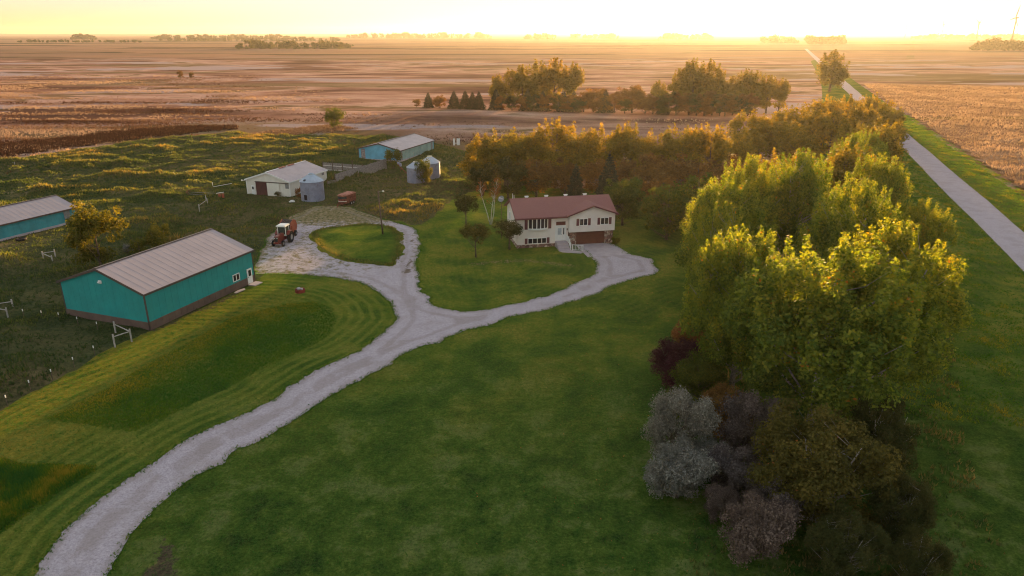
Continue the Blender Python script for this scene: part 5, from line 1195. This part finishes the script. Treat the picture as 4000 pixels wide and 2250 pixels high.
# harrow
t = thing('old_harrow', 'rusty harrow frame lying in the grass at the left end of the wood', 'harrow', (*G(1842, 688), .1), R(28))
m_ = MB(); [m_.tube([(-1.9, -.9+k*.45, .25), (1.9, -.9+k*.45, .4)], .06, 5) for k in range(5)]; m_.build('bar', M['rust'], t)
m_ = MB(); [m_.tube([(-1.6+k*1.05, -1.0, .2), (-1.6+k*1.05, 1.0, .35)], .05, 5) for k in range(4)]; m_.build('cross_bar', M['rust'], t)
m_ = MB(); [m_.tube([(-1.6+k*.5, -.9+j*.45, -.08), (-1.6+k*.5, -.9+j*.45, .3)], .025, 4) for k in range(7) for j in range(5)]; m_.build('tines', M['rust'], t)
# brush pile: a few bare fallen boughs
rg = random.Random(9); m_ = MB()
for k in range(9):
    a_ = rg.uniform(-.5, .5); L = rg.uniform(2.5, 5.5); x_, y_ = rg.uniform(-3, 3), rg.uniform(-1, 1)
    m_.tube([(x_, y_, .1), (x_+L*.5*math.cos(a_), y_+L*.5*math.sin(a_), rg.uniform(.4, 1.0)), (x_+L*math.cos(a_), y_+L*math.sin(a_), rg.uniform(.3, 1.4))], [.10, .07, .03], 5)
tag(m_.build('brush_pile', M['palebark'], loc=(*G(1225, 530), 0)), 'pile of bare grey fallen boughs in the grass below the lone tree', 'brush pile')
# fire ring
t = thing('fire_pit', 'small rusty red fire ring filled with stones on the mown lawn', 'fire pit', (*G(1173, 1142), .04))
m_ = MB(); m_.lathe([(.62, 0), (.64, .42), (.58, .42), (.56, .02)], 22); m_.build('ring', paint('fire_ring_red', (.28, .06, .04), .8, .2, var=.3), t)
rg = random.Random(3)
for k in range(6):
    m_ = MB(); cx_, cy_ = rg.uniform(-.35, .35), rg.uniform(-.3, .3); r_ = rg.uniform(.14, .22)
    m_.lathe([(.01, -r_), (r_*.8, -r_*.5), (r_, .05), (r_*.6, r_*.7), (.01, r_*.8)], 7, M=T_((cx_, cy_, .42))); m_.build('stone', M['concrete'], t)
# logs / white litter at barn foot
m_ = MB(); m_.box(0, 1.1, 0, .5, 0, .25); m_.box(.3, .9, .1, .6, .25, .38)
tag(m_.build('fallen_sheet', M['white'], loc=(*G(1130, 793), .05), rz=.4), 'crumpled white sheet lying in the weeds before the white barn', 'sheet')

# ------------------------------------------------------------------ wind turbines
def turbine(px, dist, hub, label, ang):
    x = (px-CX)/FPX*dist*CT
    t = thing('wind_turbine', label, 'wind turbine', (x, dist, 0), R(-60), 'wind turbines on the right horizon')
    m_ = MB(); m_.tube([(0, 0, 0), (0, 0, hub)], [2.6, 1.5], 12); m_.build('tower', M['blackmetal'], t)
    m_ = MB(); m_.box(-2, 6, -1.8, 1.8, hub-1.6, hub+2); m_.build('nacelle', M['blackmetal'], t)
    for k in range(3):
        m_ = MB(); a = ang+k*2*math.pi/3; dr = Vector((0, math.sin(a), math.cos(a))); c = Vector((-3, 0, hub+.4))
        m_.tube([c, c+dr*8, c+dr*38], [1.0, 1.9, .4], 6); m_.build('blade', M['blackmetal'], t)
turbine(3958, 2300, 76, 'nearest wind turbine at the right edge of the picture', 0.3)
turbine(3818, 3500, 78, 'second wind turbine from the right on the horizon', 1.0)
turbine(3680, 4300, 80, 'third wind turbine from the right, faint on the horizon', 1.7)
turbine(3537, 5200, 80, 'farthest and faintest wind turbine of the row', .6)

# ------------------------------------------------------------------ haze
hm = bpy.data.materials.new('haze_air'); hm.use_nodes = True; hn = hm.node_tree
hn.nodes.remove(hn.nodes['Principled BSDF']); pv = hn.nodes.new('ShaderNodeVolumePrincipled')
pv.inputs['Color'].default_value = (.97, .93, .90, 1); pv.inputs['Density'].default_value = 0.000037; pv.inputs['Anisotropy'].default_value = .60
hn.links.new(pv.outputs[0], hn.nodes['Material Output'].inputs['Volume'])
m_ = MB(); m_.box(-8000, 8000, -300, 11000, -1, 120)
hz = tag(m_.build('haze', hm), kind='stuff'); hz['label'] = 'pale evening haze over the plain'; hz['category'] = 'haze'
